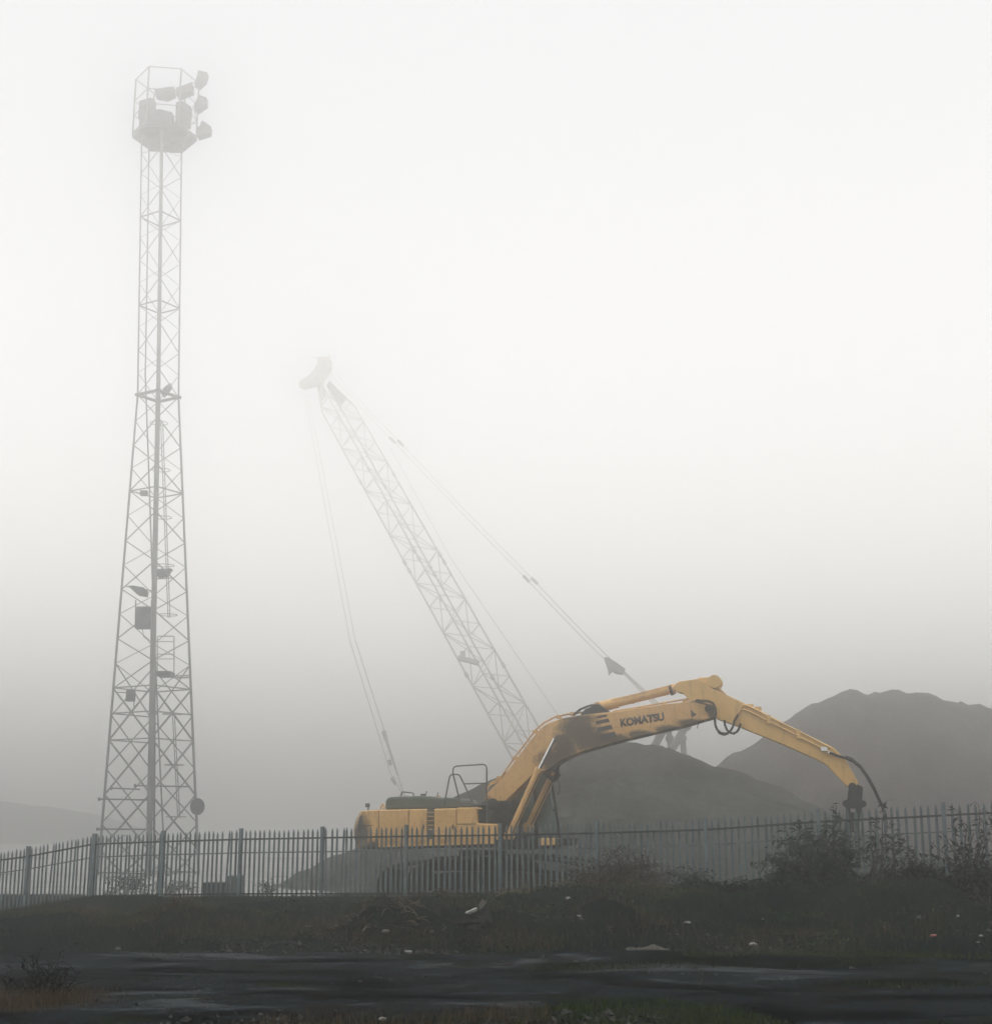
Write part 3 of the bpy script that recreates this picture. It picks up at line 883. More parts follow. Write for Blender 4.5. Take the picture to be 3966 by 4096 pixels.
# boom
BO0, BO1 = -.38, .38
btop = [(1946, 3222), (1934, 3200), (1945, 3177), (1973, 3148), (2003, 3118), (2061, 3040), (2110, 2975), (2146, 2930), (2170, 2906), (2193, 2892), (2246, 2873),
        (2310, 2862), (2374, 2855), (2463, 2846), (2553, 2832), (2650, 2818), (2750, 2806), (2795, 2799), (2835, 2801), (2857, 2815), (2866, 2838), (2860, 2860), (2846, 2871)]
bbot = [(2732, 2905), (2598, 2936), (2463, 2969), (2352, 3000), (2284, 3023), (2240, 3045), (2200, 3074), (2176, 3086), (2150, 3086), (2120, 3108), (2067, 3160), (2020, 3206), (1990, 3235), (1968, 3240)]
elb = E(2300, 2955) - exc_base
stains_shade = [(tuple(E(x, y) - exc_base), 0.0, (rx_, rz_), g_) for (x, y, rx_, rz_, g_) in (  # oily dirt, plus the shade between elbow and cylinder boss painted in as dark colour
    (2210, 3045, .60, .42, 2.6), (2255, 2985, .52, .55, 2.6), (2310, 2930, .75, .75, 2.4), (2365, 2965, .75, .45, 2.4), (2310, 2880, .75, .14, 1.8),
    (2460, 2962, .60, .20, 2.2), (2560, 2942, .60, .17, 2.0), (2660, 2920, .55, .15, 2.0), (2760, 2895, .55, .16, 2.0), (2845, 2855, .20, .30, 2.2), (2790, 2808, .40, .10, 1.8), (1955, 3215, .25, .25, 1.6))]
# rotation sense of the stain and shade ellipses follows the member they lie on
M['yellow_boom'] = yellow_mat('oily_shaded_yellow_boom_paint', stains_shade, ((.48, .29, .11), (.60, .375, .15)), 2.2)
M['yellow_arm'] = yellow_mat('yellow_arm_paint', None, ((.50, .315, .095), (.61, .385, .125)), .9)
mb = eprism(btop + bbot, BO0, BO1, trace=BO0)
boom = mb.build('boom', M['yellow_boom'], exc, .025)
# black slanted stripes and lettering on the near plate
SO = BO0 - .006
mb = MB()
for i, q in enumerate((((2384, 2866), (2424, 2858), (2428, 2866), (2388, 2874)), ((2380, 2885), (2432, 2874), (2438, 2888), (2384, 2899)),
                       ((2386, 2911), (2444, 2899), (2450, 2916), (2390, 2929)), ((2396, 2940), (2458, 2926), (2465, 2948), (2402, 2962)))):
    mb.prism([E(x, y, SO) for x, y in q], nrm * .01)
mb.build('stripe_decal', M['decal'], boom)
def lettering(txt, bl, br, tl, mat, parent, off):
    """raised lettering laid on the near side plate between the given corners"""
    cu = bpy.data.curves.new('txt', 'FONT'); cu.body = txt; cu.size = 1; cu.offset = .05; cu.space_character = 1.0
    to = bpy.data.objects.new('txt', cu); col.objects.link(to)
    dg = bpy.context.evaluated_depsgraph_get(); dg.update()
    me = bpy.data.meshes.new_from_object(to.evaluated_get(dg))
    bpy.data.objects.remove(to)
    xs = [v.co.x for v in me.vertices]; ys = [v.co.y for v in me.vertices]
    x0, x1, y0, y1 = min(xs), max(xs), min(ys), max(ys)
    A, B, C_ = E(*bl, off), E(*br, off), E(*tl, off)
    base = Vector(exc_base)
    for v in me.vertices:
        u = (v.co.x - x0) / (x1 - x0); w = (v.co.y - y0) / (y1 - y0)
        v.co = A + (B - A) * u + (C_ - A) * w - base
    me.materials.clear(); me.materials.append(mat)
    o = bpy.data.objects.new('lettering', me); col.objects.link(o)
    o.parent = parent
    sm = o.modifiers.new('thick', 'SOLIDIFY'); sm.thickness = .004
    return o
lettering('KOMATSU', (2482, 2909), (2657, 2882), (2478, 2876), M['decal'], boom, BO0 - .008)
mb = MB(); mb.prism([E(x, y, BO0 - .008) for x, y in ((2597, 2870), (2602, 2858), (2608, 2870), (2604, 2878))], nrm * .006)
mb.build('emblem', M['decal'], boom)
mb = MB(); mb.prism([E(x, y, SO) for x, y in ((2761, 2837), (2768, 2843), (2775, 2852), (2784, 2855), (2782, 2862), (2770, 2866), (2765, 2872))], nrm * .01)
mb.build('warning_decal', M['decal'], boom)
# pipe run along the top of the boom
mb = MB()
for d in (-.16, -.06, .1):
    k = d * 12
    mb.path([E(x, y + k, d) for x, y in ((1958, 3137), (1975, 3128), (2003, 3110), (2030, 3070), (2058, 3030), (2100, 2976), (2140, 2922), (2175, 2892), (2215, 2870), (2266, 2858), (2330, 2850))], .02, 6)
for (x, y) in ((1996, 3112), (2058, 3034), (2140, 2928), (2235, 2868), (2290, 2856)): mb.box(E(x, y, -.05), (.16, .36, .09))
mb.path([E(x, y, -.2) for x, y in ((1944, 3200), (1946, 3170), (1952, 3150), (1960, 3140), (2004, 3118))], .025, 6)
for d in (-.22, -.1):
    mb.path([E(x, y + d * 12, d) for x, y in ((2450, 2848), (2540, 2834), (2640, 2816), (2700, 2806), (2752, 2797))], .02, 6)
for (x, y) in ((2537, 2836), (2655, 2816), (2740, 2804)): mb.box(E(x, y, -.15), (.14, .3, .07))
mb.build('pipe_run', M['yellow'], boom)
mb = MB(); mb.path([E(x, y, -.2) for x, y in ((2290, 2862), (2318, 2838), (2350, 2825), (2388, 2820))], .03, 7)
mb.path([E(x, y, -.05) for x, y in ((2296, 2860), (2325, 2836), (2360, 2822), (2398, 2816))], .03, 7)
mb.build('hose', M['rubber'], boom)
# boom foot pin, elbow pin
mb = MB(); mb.disc(E(1972, 3215, BO0 - .02), nrm, .16, .1, 20); mb.disc(E(2835, 2835, BO0 - .03), nrm, .13, .1, 20)
mb.build('pin', M['dark_steel'], boom)
# boom cylinders
for (o, bx0, bx1, rod) in ((-.62, (2036, 3345), (2153, 3082), (2222, 2946)), (.62, (2112, 3310), (2212, 3096), (2252, 2990))):
    mb = MB(); mb.tube(E(*bx0, o), E(*bx1, o), .115, n=20); mb.disc(E(*bx1, o), E(*bx1, o) - E(*bx0, o), .135, .14, 20)
    mb.disc(E(*bx0, o), nrm, .17, .16, 16)
    cyl = mb.build('boom_cylinder', M['yellow'], exc)
    mb = MB(); mb.tube(E(*bx1, o), E(*rod, o), .055, n=14); mb.build('rod', M['chrome'], cyl)
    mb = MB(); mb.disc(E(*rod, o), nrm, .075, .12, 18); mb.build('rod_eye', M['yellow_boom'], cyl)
    mb = MB()
    k = (bx1[0] - bx0[0]) / 120
    mb.path([E(bx0[0] + 12, bx0[1] - 10, o - .16), E(bx0[0] + 40, bx0[1] - 70, o - .17), E(bx1[0] + 6, bx1[1] + 10, o - .16)], .02, 6)
    mb.build('pipe', M['dark_steel'], cyl)
mb = eprism([(2178, 3092), (2232, 3070), (2240, 3100), (2215, 3130), (2190, 3112)], .5, .8); mb.build('hose_bracket', M['dark_steel'], exc, .02)
mb = MB(); mb.path([E(x, y, .4) for x, y in ((2226, 3110), (2236, 3130), (2238, 3160), (2230, 3180))], .015, 5)
mb.path([E(x, y, .2) for x, y in ((2245, 3045), (2232, 3066), (2224, 3088))], .05, 7)
mb.build('hose', M['rubber'], exc)
# arm cylinder on top of the boom
mb = MB(); mb.tube(E(2416, 2824), E(2692, 2757), .135, n=24); mb.disc(E(2688, 2758), E(2692, 2757) - E(2416, 2824), .165, .16, 24)
mb.tube(E(2395, 2829), E(2470, 2811), .165, n=20); mb.disc(E(2392, 2832), nrm, .17, .3, 18)
acyl = mb.build('arm_cylinder', M['yellow'], exc)
mb = MB(); mb.disc(E(2684, 2760), E(2692, 2757) - E(2416, 2824), .172, .09, 24); mb.tube(E(2690, 2757), E(2712, 2751), .07, n=14); mb.build('end_cap', M['dark_steel'], acyl)
mb = MB(); mb.disc(E(2528, 2797), E(2692, 2757) - E(2416, 2824), .15, .05, 24); mb.path([E(2440, 2800, -.12), E(2530, 2780, -.12), E(2680, 2742, -.12)], .018, 6); mb.build('pipe', M['yellow'], acyl)
mb = eprism([(2325, 2862), (2345, 2838), (2400, 2818), (2440, 2850), (2440, 2856)], -.22, .22); mb.build('cylinder_bracket', M['dark_steel'], exc, .02)
# arm
arm_pts = [(2692, 2747), (2702, 2734), (2716, 2726), (2792, 2715), (2840, 2750), (2901, 2778), (3044, 2845), (3172, 2913), (3330, 2990), (3378, 3036), (3432, 3132), (3426, 3142), (3386, 3146),
           (3352, 3112), (3304, 3060), (3262, 3037), (3124, 2976), (2958, 2909), (2862, 2874), (2842, 2860), (2815, 2830), (2806, 2812), (2756, 2806), (2742, 2785), (2728, 2772), (2702, 2766)]
mb = eprism(arm_pts, -.34, .34, trace=-.34); arm = mb.build('arm', M['yellow_arm'], exc, .02)
mb = eprism([(2792, 2714), (2854, 2711), (2872, 2716), (2883, 2732), (2880, 2756), (2905, 2778), (2840, 2752)], -.12, .30); 
mb.disc(E(2860, 2730, -.05), nrm, .20, .62, 22)
mb.build('arm_lug', M['yellow_arm'], arm, .015)
mb = MB()
AO = -.39
for dx, dy in ((0, 0), (6, -17)):
    mb.path([E(x + dx, y + dy, AO) for x, y in ((2935, 2885), (2950, 2858), (2962, 2840), (2975, 2838), (3000, 2848), (3072, 2886), (3190, 2944), (3290, 2996), (3318, 3010))], .024, 7)
for (x, y) in ((3072, 2878), (3192, 2937)): mb.box(E(x, y, AO), (.12, .08, .26))
mb.path([E(x, y, -.34) for x, y in ((2958, 2898), (3020, 2896), (3075, 2892))], .008, 4)
mb.build('pipe_run', M['yellow_arm'], arm)
mb = MB(); mb.box(E(2994, 2826, 0), (.22, .35, .10)); mb.box(E(3030, 2838, 0), (.16, .3, .14)); mb.build('bracket', M['yellow_arm'], arm)
mb = MB(); mb.box(E(3294, 2996, -.40), (.2, .07, .12)); mb.box(E(3318, 3010, -.42), (.14, .06, .06)); mb.build('coupling', M['chrome'], arm)
mb = MB()
mb.path([E(x, y, -.45) for x, y in ((3318, 3012), (3350, 3024), (3385, 3034), (3412, 3046), (3440, 3070), (3468, 3110), (3495, 3160), (3520, 3215), (3537, 3245), (3542, 3270), (3543, 3310))], .042, 9)
mb.path([E(x, y, .1) for x, y in ((3380, 3026), (3405, 3034), (3440, 3064), (3470, 3106), (3498, 3158), (3522, 3212), (3534, 3240))], .03, 8)
mb.build('hose', M['rubber'], arm)
def hose(pts, o, r=.035):
    mb = MB(); mb.path([E(x, y, o) for x, y in pts], r, 9); mb.build('hose', M['rubber'], arm)
hose([(2782, 2800), (2800, 2803), (2830, 2804), (2850, 2812), (2860, 2832), (2862, 2855), (2858, 2880), (2860, 2900), (2868, 2920), (2882, 2932), (2902, 2935), (2918, 2929), (2930, 2908), (2938, 2880), (2950, 2858)], -.5)
hose([(2790, 2810), (2825, 2818), (2850, 2830), (2858, 2850), (2856, 2876), (2860, 2908), (2874, 2934), (2895, 2942), (2912, 2936)], -.42, .02)
hose([(2896, 2880), (2898, 2900), (2906, 2920), (2920, 2932), (2934, 2935), (2948, 2926), (2957, 2908), (2962, 2894)], -.46)
hose([(2795, 2872), (2796, 2888), (2790, 2902), (2787, 2914)], -.1, .012)
# demolition tool hanging from the arm tip
tool = MB()
mb = eprism([(3394, 3140), (3402, 3132), (3418, 3130), (3428, 3138), (3440, 3143), (3449, 3148), (3446, 3200), (3452, 3206), (3453, 3218), (3446, 3234), (3380, 3234), (3376, 3206), (3387, 3196)], -.33, .33, trace=-.33)
tl = mb.build('tool_bracket', M['dark_steel'], exc, .02)
mb = MB(); mb.disc(E(3408, 3146, -.36), nrm, .11, .1, 18); mb.disc(E(3450, 3216, -.3), nrm, .10, .2, 16); mb.disc(E(3382, 3216, -.3), nrm, .10, .2, 16); mb.build('pin', M['dark_steel'], tl)
for pts in ([(3382, 3234), (3398, 3234), (3404, 3290), (3402, 3360), (3392, 3470), (3372, 3470), (3374, 3360), (3378, 3290)],
            [(3420, 3234), (3446, 3234), (3440, 3262), (3434, 3300), (3438, 3360), (3440, 3470), (3420, 3470), (3418, 3360), (3416, 3290)]):
    mb = eprism(pts, -.28, .28, trace=-.28); mb.build('jaw', M['dark_steel'], tl, .015)
mb = eprism([(3402, 3250), (3416, 3250), (3414, 3330), (3404, 3330)], -.1, .1); mb.build('rod', M['dark_steel'], tl)

# ------------------------------------------------------------------ stockpiles
def pile(name, label, top_px, Yc, mats, slope, rnd, R, extra=(), seed=1, res=.45, group=None):
    c = P(top_px[0], top_px[1], Yc)
    n = int(2 * R / res)
    xs = np.linspace(c.x - R, c.x + R, n); ys = np.linspace(Yc - R, Yc + R, n)
    X, Y = np.meshgrid(xs, ys)
    wob = 1 + .10 * vnoise(X, Y, .12, seed + 3)
    r = np.hypot(X - c.x, Y - Yc) * wob
    Z = c.z - slope * (np.sqrt(r * r + rnd * rnd) - rnd)
    for (px, py, ye, sl, rn) in extra:
        e = P(px, py, ye)
        re = np.hypot(X - e.x, Y - ye)
        Z = np.maximum(Z, e.z - sl * (np.sqrt(re * re + rn * rn) - rn))
    Z = Z + .5 * vnoise(X, Y, .3, seed) + .22 * vnoise(X, Y, .9, seed + 1) + .13 * vnoise(X, Y, 2.0, seed + 2) + .035 * rng.normal(0, 1, X.shape)
    T = terrain(X, Y) - .25
    Z = np.maximum(Z, T)
    keep = (Z > T + 1e-6)
    idx = np.arange(X.size).reshape(X.shape)
    k4 = keep[:-1, :-1] | keep[:-1, 1:] | keep[1:, 1:] | keep[1:, :-1]
    F = np.stack([idx[:-1, :-1], idx[:-1, 1:], idx[1:, 1:], idx[1:, :-1]], -1)[k4]
    V = np.stack([X, Y, Z], -1).reshape(-1, 3)
    used = np.unique(F); mp = -np.ones(len(V), int); mp[used] = np.arange(len(used))
    o = np_mesh(name, V[used], mp[F], mats, smooth=True)
    return tag(o, label, 'stockpile', group)
pile('gravel_pile', 'grey gravel heap with rounded top close behind the excavator', (2490, 2970), 65, M['pile_a'], .56, 4.2, 17,
     [(3085, 3222, 58.5, .5, .8)], seed=61)
# far ridge-shaped heap
ridge = [(2700, 3165), (2827, 3095), (3033, 2957), (3140, 2880), (3260, 2809), (3314, 2793), (3394, 2759), (3440, 2766), (3480, 2777), (3560, 2762), (3647, 2769), (3734, 2783), (3794, 2807), (3834, 2805), (3966, 2837), (4150, 2900), (4400, 3020), (4700, 3180)]
YR = 98.0
rp = [P(x, y, YR) for x, y in ridge]
rxs = np.array([p.x for p in rp]); rzs = np.array([p.z for p in rp])
xs = np.arange(rxs[0] - 6, rxs[-1] + 6, .5); ys = np.arange(YR - 30, YR + 30, .6)
X, Y = np.meshgrid(xs, ys)
H_ = np.interp(X, rxs, rzs, left=-9, right=-9)
for i, xx in enumerate(xs):
    if xx < rxs[0]: H_[:, i] = rzs[0] - (rxs[0] - xx) * .66
    if xx > rxs[-1]: H_[:, i] = rzs[-1] - (xx - rxs[-1]) * .6
dY = np.abs(Y - YR)
Z = H_ - .62 * (np.sqrt(dY ** 2 + .4) - .63) + .9 * vnoise(X, Y, .12, 71) * np.clip(dY / 5, 0, 1) + .45 * vnoise(X, Y, .35, 72) * np.clip(dY / 2, .12, 1) + .28 * vnoise(X, Y, 1.0, 73) + .06 * rng.normal(0, 1, X.shape)
T = terrain(X, Y) - .3
Z = np.maximum(Z, T); keep = Z > T + 1e-6
idx = np.arange(X.size).reshape(X.shape)
k4 = keep[:-1, :-1] | keep[:-1, 1:] | keep[1:, 1:] | keep[1:, :-1]
F = np.stack([idx[:-1, :-1], idx[:-1, 1:], idx[1:, 1:], idx[1:, :-1]], -1)[k4]
V = np.stack([X, Y, Z], -1).reshape(-1, 3)
used = np.unique(F); mp = -np.ones(len(V), int); mp[used] = np.arange(len(used))
tag(np_mesh('gravel_pile', V[used], mp[F], M['pile_b'], smooth=True), 'huge hazy brown grey heap with lumpy crest at far right', 'stockpile')

# ------------------------------------------------------------------ crawler crane in the fog
CK = 1.42                        # the crane is a big one, far off in the fog
class MBC(MB):
    def tube(s, a, b, r, r2=None, n=8, caps=True): MB.tube(s, a, b, r * CK, None if r2 is None else r2 * CK, n, caps)
    def path(s, pts, r, n=8, taper=None): MB.path(s, pts, r * CK, n, None if taper is None else taper * CK)
    def disc(s, c, axis, r, t, n=24):
        a = Vector(axis).normalized() * (t * CK / 2)
        MB.tube(s, Vector(c) - a, Vector(c) + a, r * CK, n=n)
    def box(s, c, size, rot=None): MB.box(s, c, tuple(q * CK for q in size), rot)
    def prism(s, poly, off): MB.prism(s, poly, Vector(off) * CK)
def PC(x, y, Y): return P(x, y, Y * CK)
YF, YH = 82.0, 98.0
foot = PC(2225, 3190, YF); head = PC(1300, 1540, YH)
A = (head - foot); LB = A.length; A.normalize()
Wd = Vector((A.y, -A.x, 0)).normalized()
if Wd.x < 0: Wd = -Wd
Dd = A.cross(Wd).normalized()
if Dd.x < 0: Dd = -Dd
crane_base = Vector((foot.x + 2, YF * CK - 1, tz(foot.x, YF * CK)))
crane = empty('crawler_crane', crane_base)
tag(crane, 'pale lattice boom crawler crane barely visible in the fog behind the heap', 'crane')
bw, bd = 2.2 * CK, 1.15 * CK
def bpt(t, sw, sd):
    L = t * LB
    tp_ = min(1, L / 5.0 + .35, (LB - L) / 7.0 + .45)
    return foot + A * L + Wd * (sw * bw / 2 * tp_) + Dd * (sd * bd / 2 * tp_)
mb = MBC()
for sw in (-1, 1):
    for sd in (-1, 1):
        pts = [bpt(t, sw, sd) for t in np.linspace(0, 1, 41)]
        mb.path(pts, .062, 6)
boomc = mb.build('boom', M['crane'], crane)
for (sa, sb) in (((-1, -1), (1, -1)), ((-1, 1), (1, 1)), ((-1, -1), (-1, 1)), ((1, -1), (1, 1))):
    mb = MBC(); nb = 17
    for k in range(nb):
        t0, t1 = k / nb, (k + 1) / nb
        a0 = bpt(t0, *sa); b0 = bpt(t0, *sb); a1 = bpt(t1, *sa); b1 = bpt(t1, *sb)
        mb.tube(a0, b0, .028, n=4, caps=False)
        tm_ = (t0 + t1) / 2
        mid = bpt(tm_, *sb) if k % 2 == 0 else bpt(tm_, *sa)
        if k % 2 == 0: mb.tube(a0, bpt(t1, *sb), .028, n=4, caps=False)
        else: mb.tube(b0, bpt(t1, *sa), .028, n=4, caps=False)
    mb.build('lacing', M['crane'], boomc)
for sw in (-1, 1):
    mb = MBC(); mb.prism([bpt(.955, sw, -1), bpt(.955, sw, 1), bpt(1.01, sw, 1), bpt(1.01, sw, -1)], Wd * .06); mb.build('tip_plate', M['crane'], boomc)
# joints between boom sections, small fittings
for t in (.26, .50, .52, .73):
    for sw in (-1, 1):
        for sd in (-1, 1):
            mb = MBC(); mb.disc(bpt(t, sw, sd), A, .11, .3, 8); mb.build('section_joint', M['crane'], boomc)
# boom foot end frame
mb = MBC(); mb.tube(bpt(.0, -1, 0), bpt(0, 1, 0), .2, n=8)
mb.build('boom_foot', M['crane_dark'], boomc)
# fairlead platform halfway
mb = MBC(); q = PC(1872, 2642, 84.5); mb.box(q, (1.25, .6, .26), Matrix.Rotation(.25, 3, 'Y')); mb.box(PC(1850, 2622, 84.5), (.3, .4, .5)); mb.build('fairlead', M['crane'], boomc)
# head with sheaves
def cpz(x, y, d=0): return P(x, y, (YH + d) * CK)
mb = MBC()
for d in (-.55, .45):
    mb.prism([cpz(x, y, d) for x, y in ((1276, 1436), (1290, 1430), (1318, 1436), (1328, 1452), (1326, 1484), (1306, 1512), (1290, 1540), (1254, 1548), (1226, 1560), (1208, 1556), (1206, 1520), (1238, 1498), (1258, 1474))], (0, .1, 0))
for x, y in ((1300, 1460), (1218, 1540), (1262, 1512), (1296, 1512), (1240, 1545), (1322, 1446)): mb.tube(cpz(x, y, -.6), cpz(x, y, .6), .1, n=8)
mb.box(cpz(1296, 1440, 0), (.9, .5, .35)); mb.tube(cpz(1312, 1436, 0), cpz(1318, 1415, 0), .05, n=5); mb.tube(cpz(1270, 1440, 0), cpz(1255, 1424, .3), .05, n=5)
hd = mb.build('boom_head', M['crane'], boomc)
for (x, y, r) in ((1302, 1456, .42), (1218, 1538, .40), (1262, 1512, .40)):
    for d in (-.3, .3):
        mb = MBC(); mb.disc(cpz(x, y, d), (0, 1, 0), r, .14, 22); mb.build('sheave', M['crane'], hd)
# pendants to the gantry, with the spreader blocks
G = [PC(2655, 2908, 78), PC(2728, 2908, 78)]
mb = MBC()
def rope(a, b, r=.028, sag=0.0, m=None):
    m = m or mb
    a, b = Vector(a), Vector(b)
    m.path([a.lerp(b, t) + Vector((0, 0, -sag * 4 * t * (1 - t))) for t in np.linspace(0, 1, 13)], r, 5)
sp1 = PC(2120, 2318, 84.5); sp2 = PC(2448, 2655, 80.5); sp0 = PC(1585, 1765, 90.5)
for d in (-.35, .35):
    v = Vector((d * .7, d, 0)) * CK
    rope(PC(1330, 1490, YH) + v, sp0 + v, .018, .1); rope(sp0 + v, sp1 + v, .018, .1); rope(sp1 + v, sp2 + v, .026, .1)
mb.build('pendant', M['crane'], crane)
mb = MBC()
for d in (-.35, .35):
    v = Vector((d * .7, d, 0)) * CK
    for s_ in (sp0, sp1):
        mb = MBC(); mb.tube(s_ + v + Vector((-.25, 0, .25)), s_ + v + Vector((.3, 0, -.3)), .1, n=6); mb.build('pendant_link', M['crane'], crane)
mb = MBC()
bl = [(2418, 2628), (2432, 2630), (2465, 2650), (2500, 2676), (2495, 2694), (2470, 2692), (2452, 2682), (2438, 2698), (2434, 2672)]
mb.prism([PC(x, y, 80.1) for x, y in bl], (0, .8, 0))
mb.build('spreader_block', M['crane_dark'], crane)
mb = MBC()
for i, d in enumerate((-.4, -.2, 0, .2, .4)):
    rope(PC(2480 + i * 3, 2682, 80.3 + d * .3), PC(2712, 2902, 78) + Vector((d, d * .6, 0)), .022, 0)
mb.build('luffing_rope', M['crane'], crane)
# A-frame gantry behind the boom foot
for (a, b) in (((2660, 2905, 78.6), (2520, 3160, 79.6)), ((2742, 2905, 77.4), (2590, 3160, 77.6))):
    mb = MBC(); p, q = PC(*a), PC(*b); mb.tube(p, q, .22, n=8); mb.build('gantry_leg', M['crane_dark'], crane)
for (a, b) in (((2672, 2905, 78.6), (2700, 3180, 79.0)), ((2724, 2905, 77.4), (2750, 3180, 77.2))):
    mb = MBC(); p, q = PC(*a), PC(*b); mb.tube(p, q, .16, n=8)
    for t in (.18, .62): mb.disc(p.lerp(q, t), q - p, .22, .25, 8)
    mb.build('gantry_leg', M['crane_dark'], crane)
mb = MBC(); mb.tube(PC(2640, 2903, 78.8), PC(2752, 2903, 77.2), .22, n=8)
for x in (2690, 2705, 2735, 2745): mb.disc(PC(x, 2900, 78), (.7, .7, 0), .32, .12, 14)
mb.build('gantry_head', M['crane_dark'], crane)
# crane body and crawlers behind the heap
bz = tz(2.5, 80 * CK)
fpx = foot.x
mb = MBC(); cb = Vector((fpx + 6.2, 79.5 * CK, foot.z + .2)); mb.box(cb, (8.0, 3.2, 2.4), Matrix.Rotation(-.5, 3, 'Z')); mb.build('machine_house', M['crane'], crane, .1)
for s_ in (-1, 1):
    mb = MBC()
    cc = Vector((fpx + 3.6 + s_ * 1.5, 80.5 * CK + s_ * 2.8, bz + .9)); R_ = Matrix.Rotation(-.5, 3, 'Z')
    pts = [cc + R_ @ Vector((x * CK, -.5, z * CK)) for x, z in ((-3.4, -.2), (-3.0, .5), (3.0, .5), (3.4, -.2), (3.0, -.6), (-3.0, -.6))]
    mb.prism(pts, R_ @ Vector((0, 1.0, 0))); mb.build('crawler_track', M['track'], crane, .1)
mb = MBC(); mb.tube(Vector((fpx + 3.6, 80.5 * CK, bz + 1.0)), Vector((fpx + 3.6, 80.5 * CK, foot.z - .8)), 1.3, n=24); mb.build('slew_ring', M['crane'], crane)
# hoist ropes down to the bucket fittings behind the excavator
mb = MBC()
rope(PC(1216, 1570, YH), PC(1398, 2560, 88.0), .022, 0); rope(PC(1398, 2560, 88), PC(1560, 3090, 84.5), .028, 0); rope(PC(1560, 3090, 84.5), PC(1606, 3172, 84.2), .03, 0)
rope(PC(1232, 1572, YH), PC(1420, 2560, 88.0), .022, 0); rope(PC(1420, 2560, 88), PC(1540, 2935, 85.2), .032, 0); rope(PC(1540, 2935, 85.2), PC(1614, 3172, 84.2), .045, 0)
mb.build('hoist_rope', M['crane'], crane)
mb = MBC()
for (x0, y0, x1, y1, r) in ((1534, 2925, 1546, 2965, .16), (1556, 3040, 1562, 3062, .13), (1568, 3110, 1584, 3138, .15), (1546, 2965, 1590, 3100, .075)):
    mb.tube(PC(x0, y0, 85), PC(x1, y1, 85), r, r * .7, n=8)
mb.build('rope_socket', M['crane'], crane)
mb = MBC(); rope(PC(1560, 1790, 91), PC(1800, 2230, 87), .016); rope(PC(1800, 2230, 87), PC(2236, 2868, 80.5), .018); mb.build('trip_rope', M['crane'], crane)
bk = MBC(); b0 = PC(1612, 3172, 84.2)
bk.prism([b0 + Vector((x * CK, -1, z * CK)) for x, z in ((-1.2, -.9), (1.0, -.6), (1.3, -1.9), (.8, -2.6), (-1.3, -2.6), (-1.6, -1.8))], (0, 2.0, 0))
for d in (-.9, .9): bk.tube(b0, b0 + Vector((d, 0, -.8)) * 1.0, .06, n=6)
bk.build('bucket', M['crane'], crane)

# ------------------------------------------------------------------ things in the yard at left, behind the fence
def yard_box(name, label, cat, x0, y0, x1, y1, Y, dep, mat, group=None, shape='barrier'):
    a, b = P(x0, y1, Y), P(x1, y0, Y)
    w = b.x - a.x; h = b.z - a.z
    root = empty(name, (a.x + w / 2, Y, a.z))
    tag(root, label, cat, group)
    mb = MB()
    if shape == 'barrier':
        prof = [(-.5, 0), (.5, 0), (.46, .28), (.24, .5), (.2, 1), (-.2, 1), (-.24, .5), (-.46, .28)]
        mb.prism([Vector((a.x, Y + p * dep, a.z + q * h)) for p, q in prof], (w, 0, 0))
        mb.build('barrier_body', mat, root, .03)
        fm = MB()
        for t in (.18, .82): fm.box((a.x + w * t, Y, a.z + .05), (w * .2, dep * 1.08, .1))
        fm.build('foot', M['rubber'], root)
    return root
for i, (x0, x1, y0, mt, lb) in enumerate(((-20, 66, 3600, 'white', 'white plastic road barrier at far left edge behind the fence'),
                                          (70, 150, 3603, 'red', 'faded red plastic road barrier between the two white ones'),
                                          (154, 222, 3598, 'white', 'white plastic road barrier right of the red one'))):
    yard_box('road_barrier', lb, 'barrier', x0, y0, x1, 3662, 52, .5, M[mt], 'barriers behind the left fence')
# yellow skip on a pale base
a, b = P(218, 3600, 72), P(334, 3541, 72)
skip = empty('waste_skip', ((a.x + b.x) / 2, 72, a.z)); tag(skip, 'dull yellow waste skip behind the fence left of the mast', 'skip')
w = b.x - a.x; h = b.z - a.z
mb = MB(); mb.prism([Vector((a.x + w * u, 72, a.z + h * v)) for u, v in ((.1, .38), (.9, .38), (1, 1), (0, 1))], (0, 1.2, 0)); mb.build('skip_body', M['skip'], skip, .02)
mb = MB(); mb.tube((a.x, 71.98, b.z), (b.x, 71.98, b.z), .04, n=6); mb.build('rim', M['skip'], skip)
mb = MB(); mb.box((a.x + w / 2, 72.6, a.z + h * .18), (w * .92, 1.0, h * .34)); mb.build('plinth', M['concrete'], skip, .02)
# low dark block wall beside the mast, stacked blocks
for (x0, x1, y0, lb) in ((805, 903, 3530, 'low dark concrete block lying beside the mast foot'), (905, 962, 3503, 'taller dark concrete block right of the low one'),):
    a, b = P(x0, 3600, 50), P(x1, y0, 50)
    o = MB(); o.box(((a.x + b.x) / 2, 50.4, (a.z + b.z) / 2), (b.x - a.x, .8, b.z - a.z))
    tag(o.build('concrete_block', M['dark_steel'] if y0 > 3510 else M['hood'], None, .03), lb, 'block', 'blocks beside the mast')

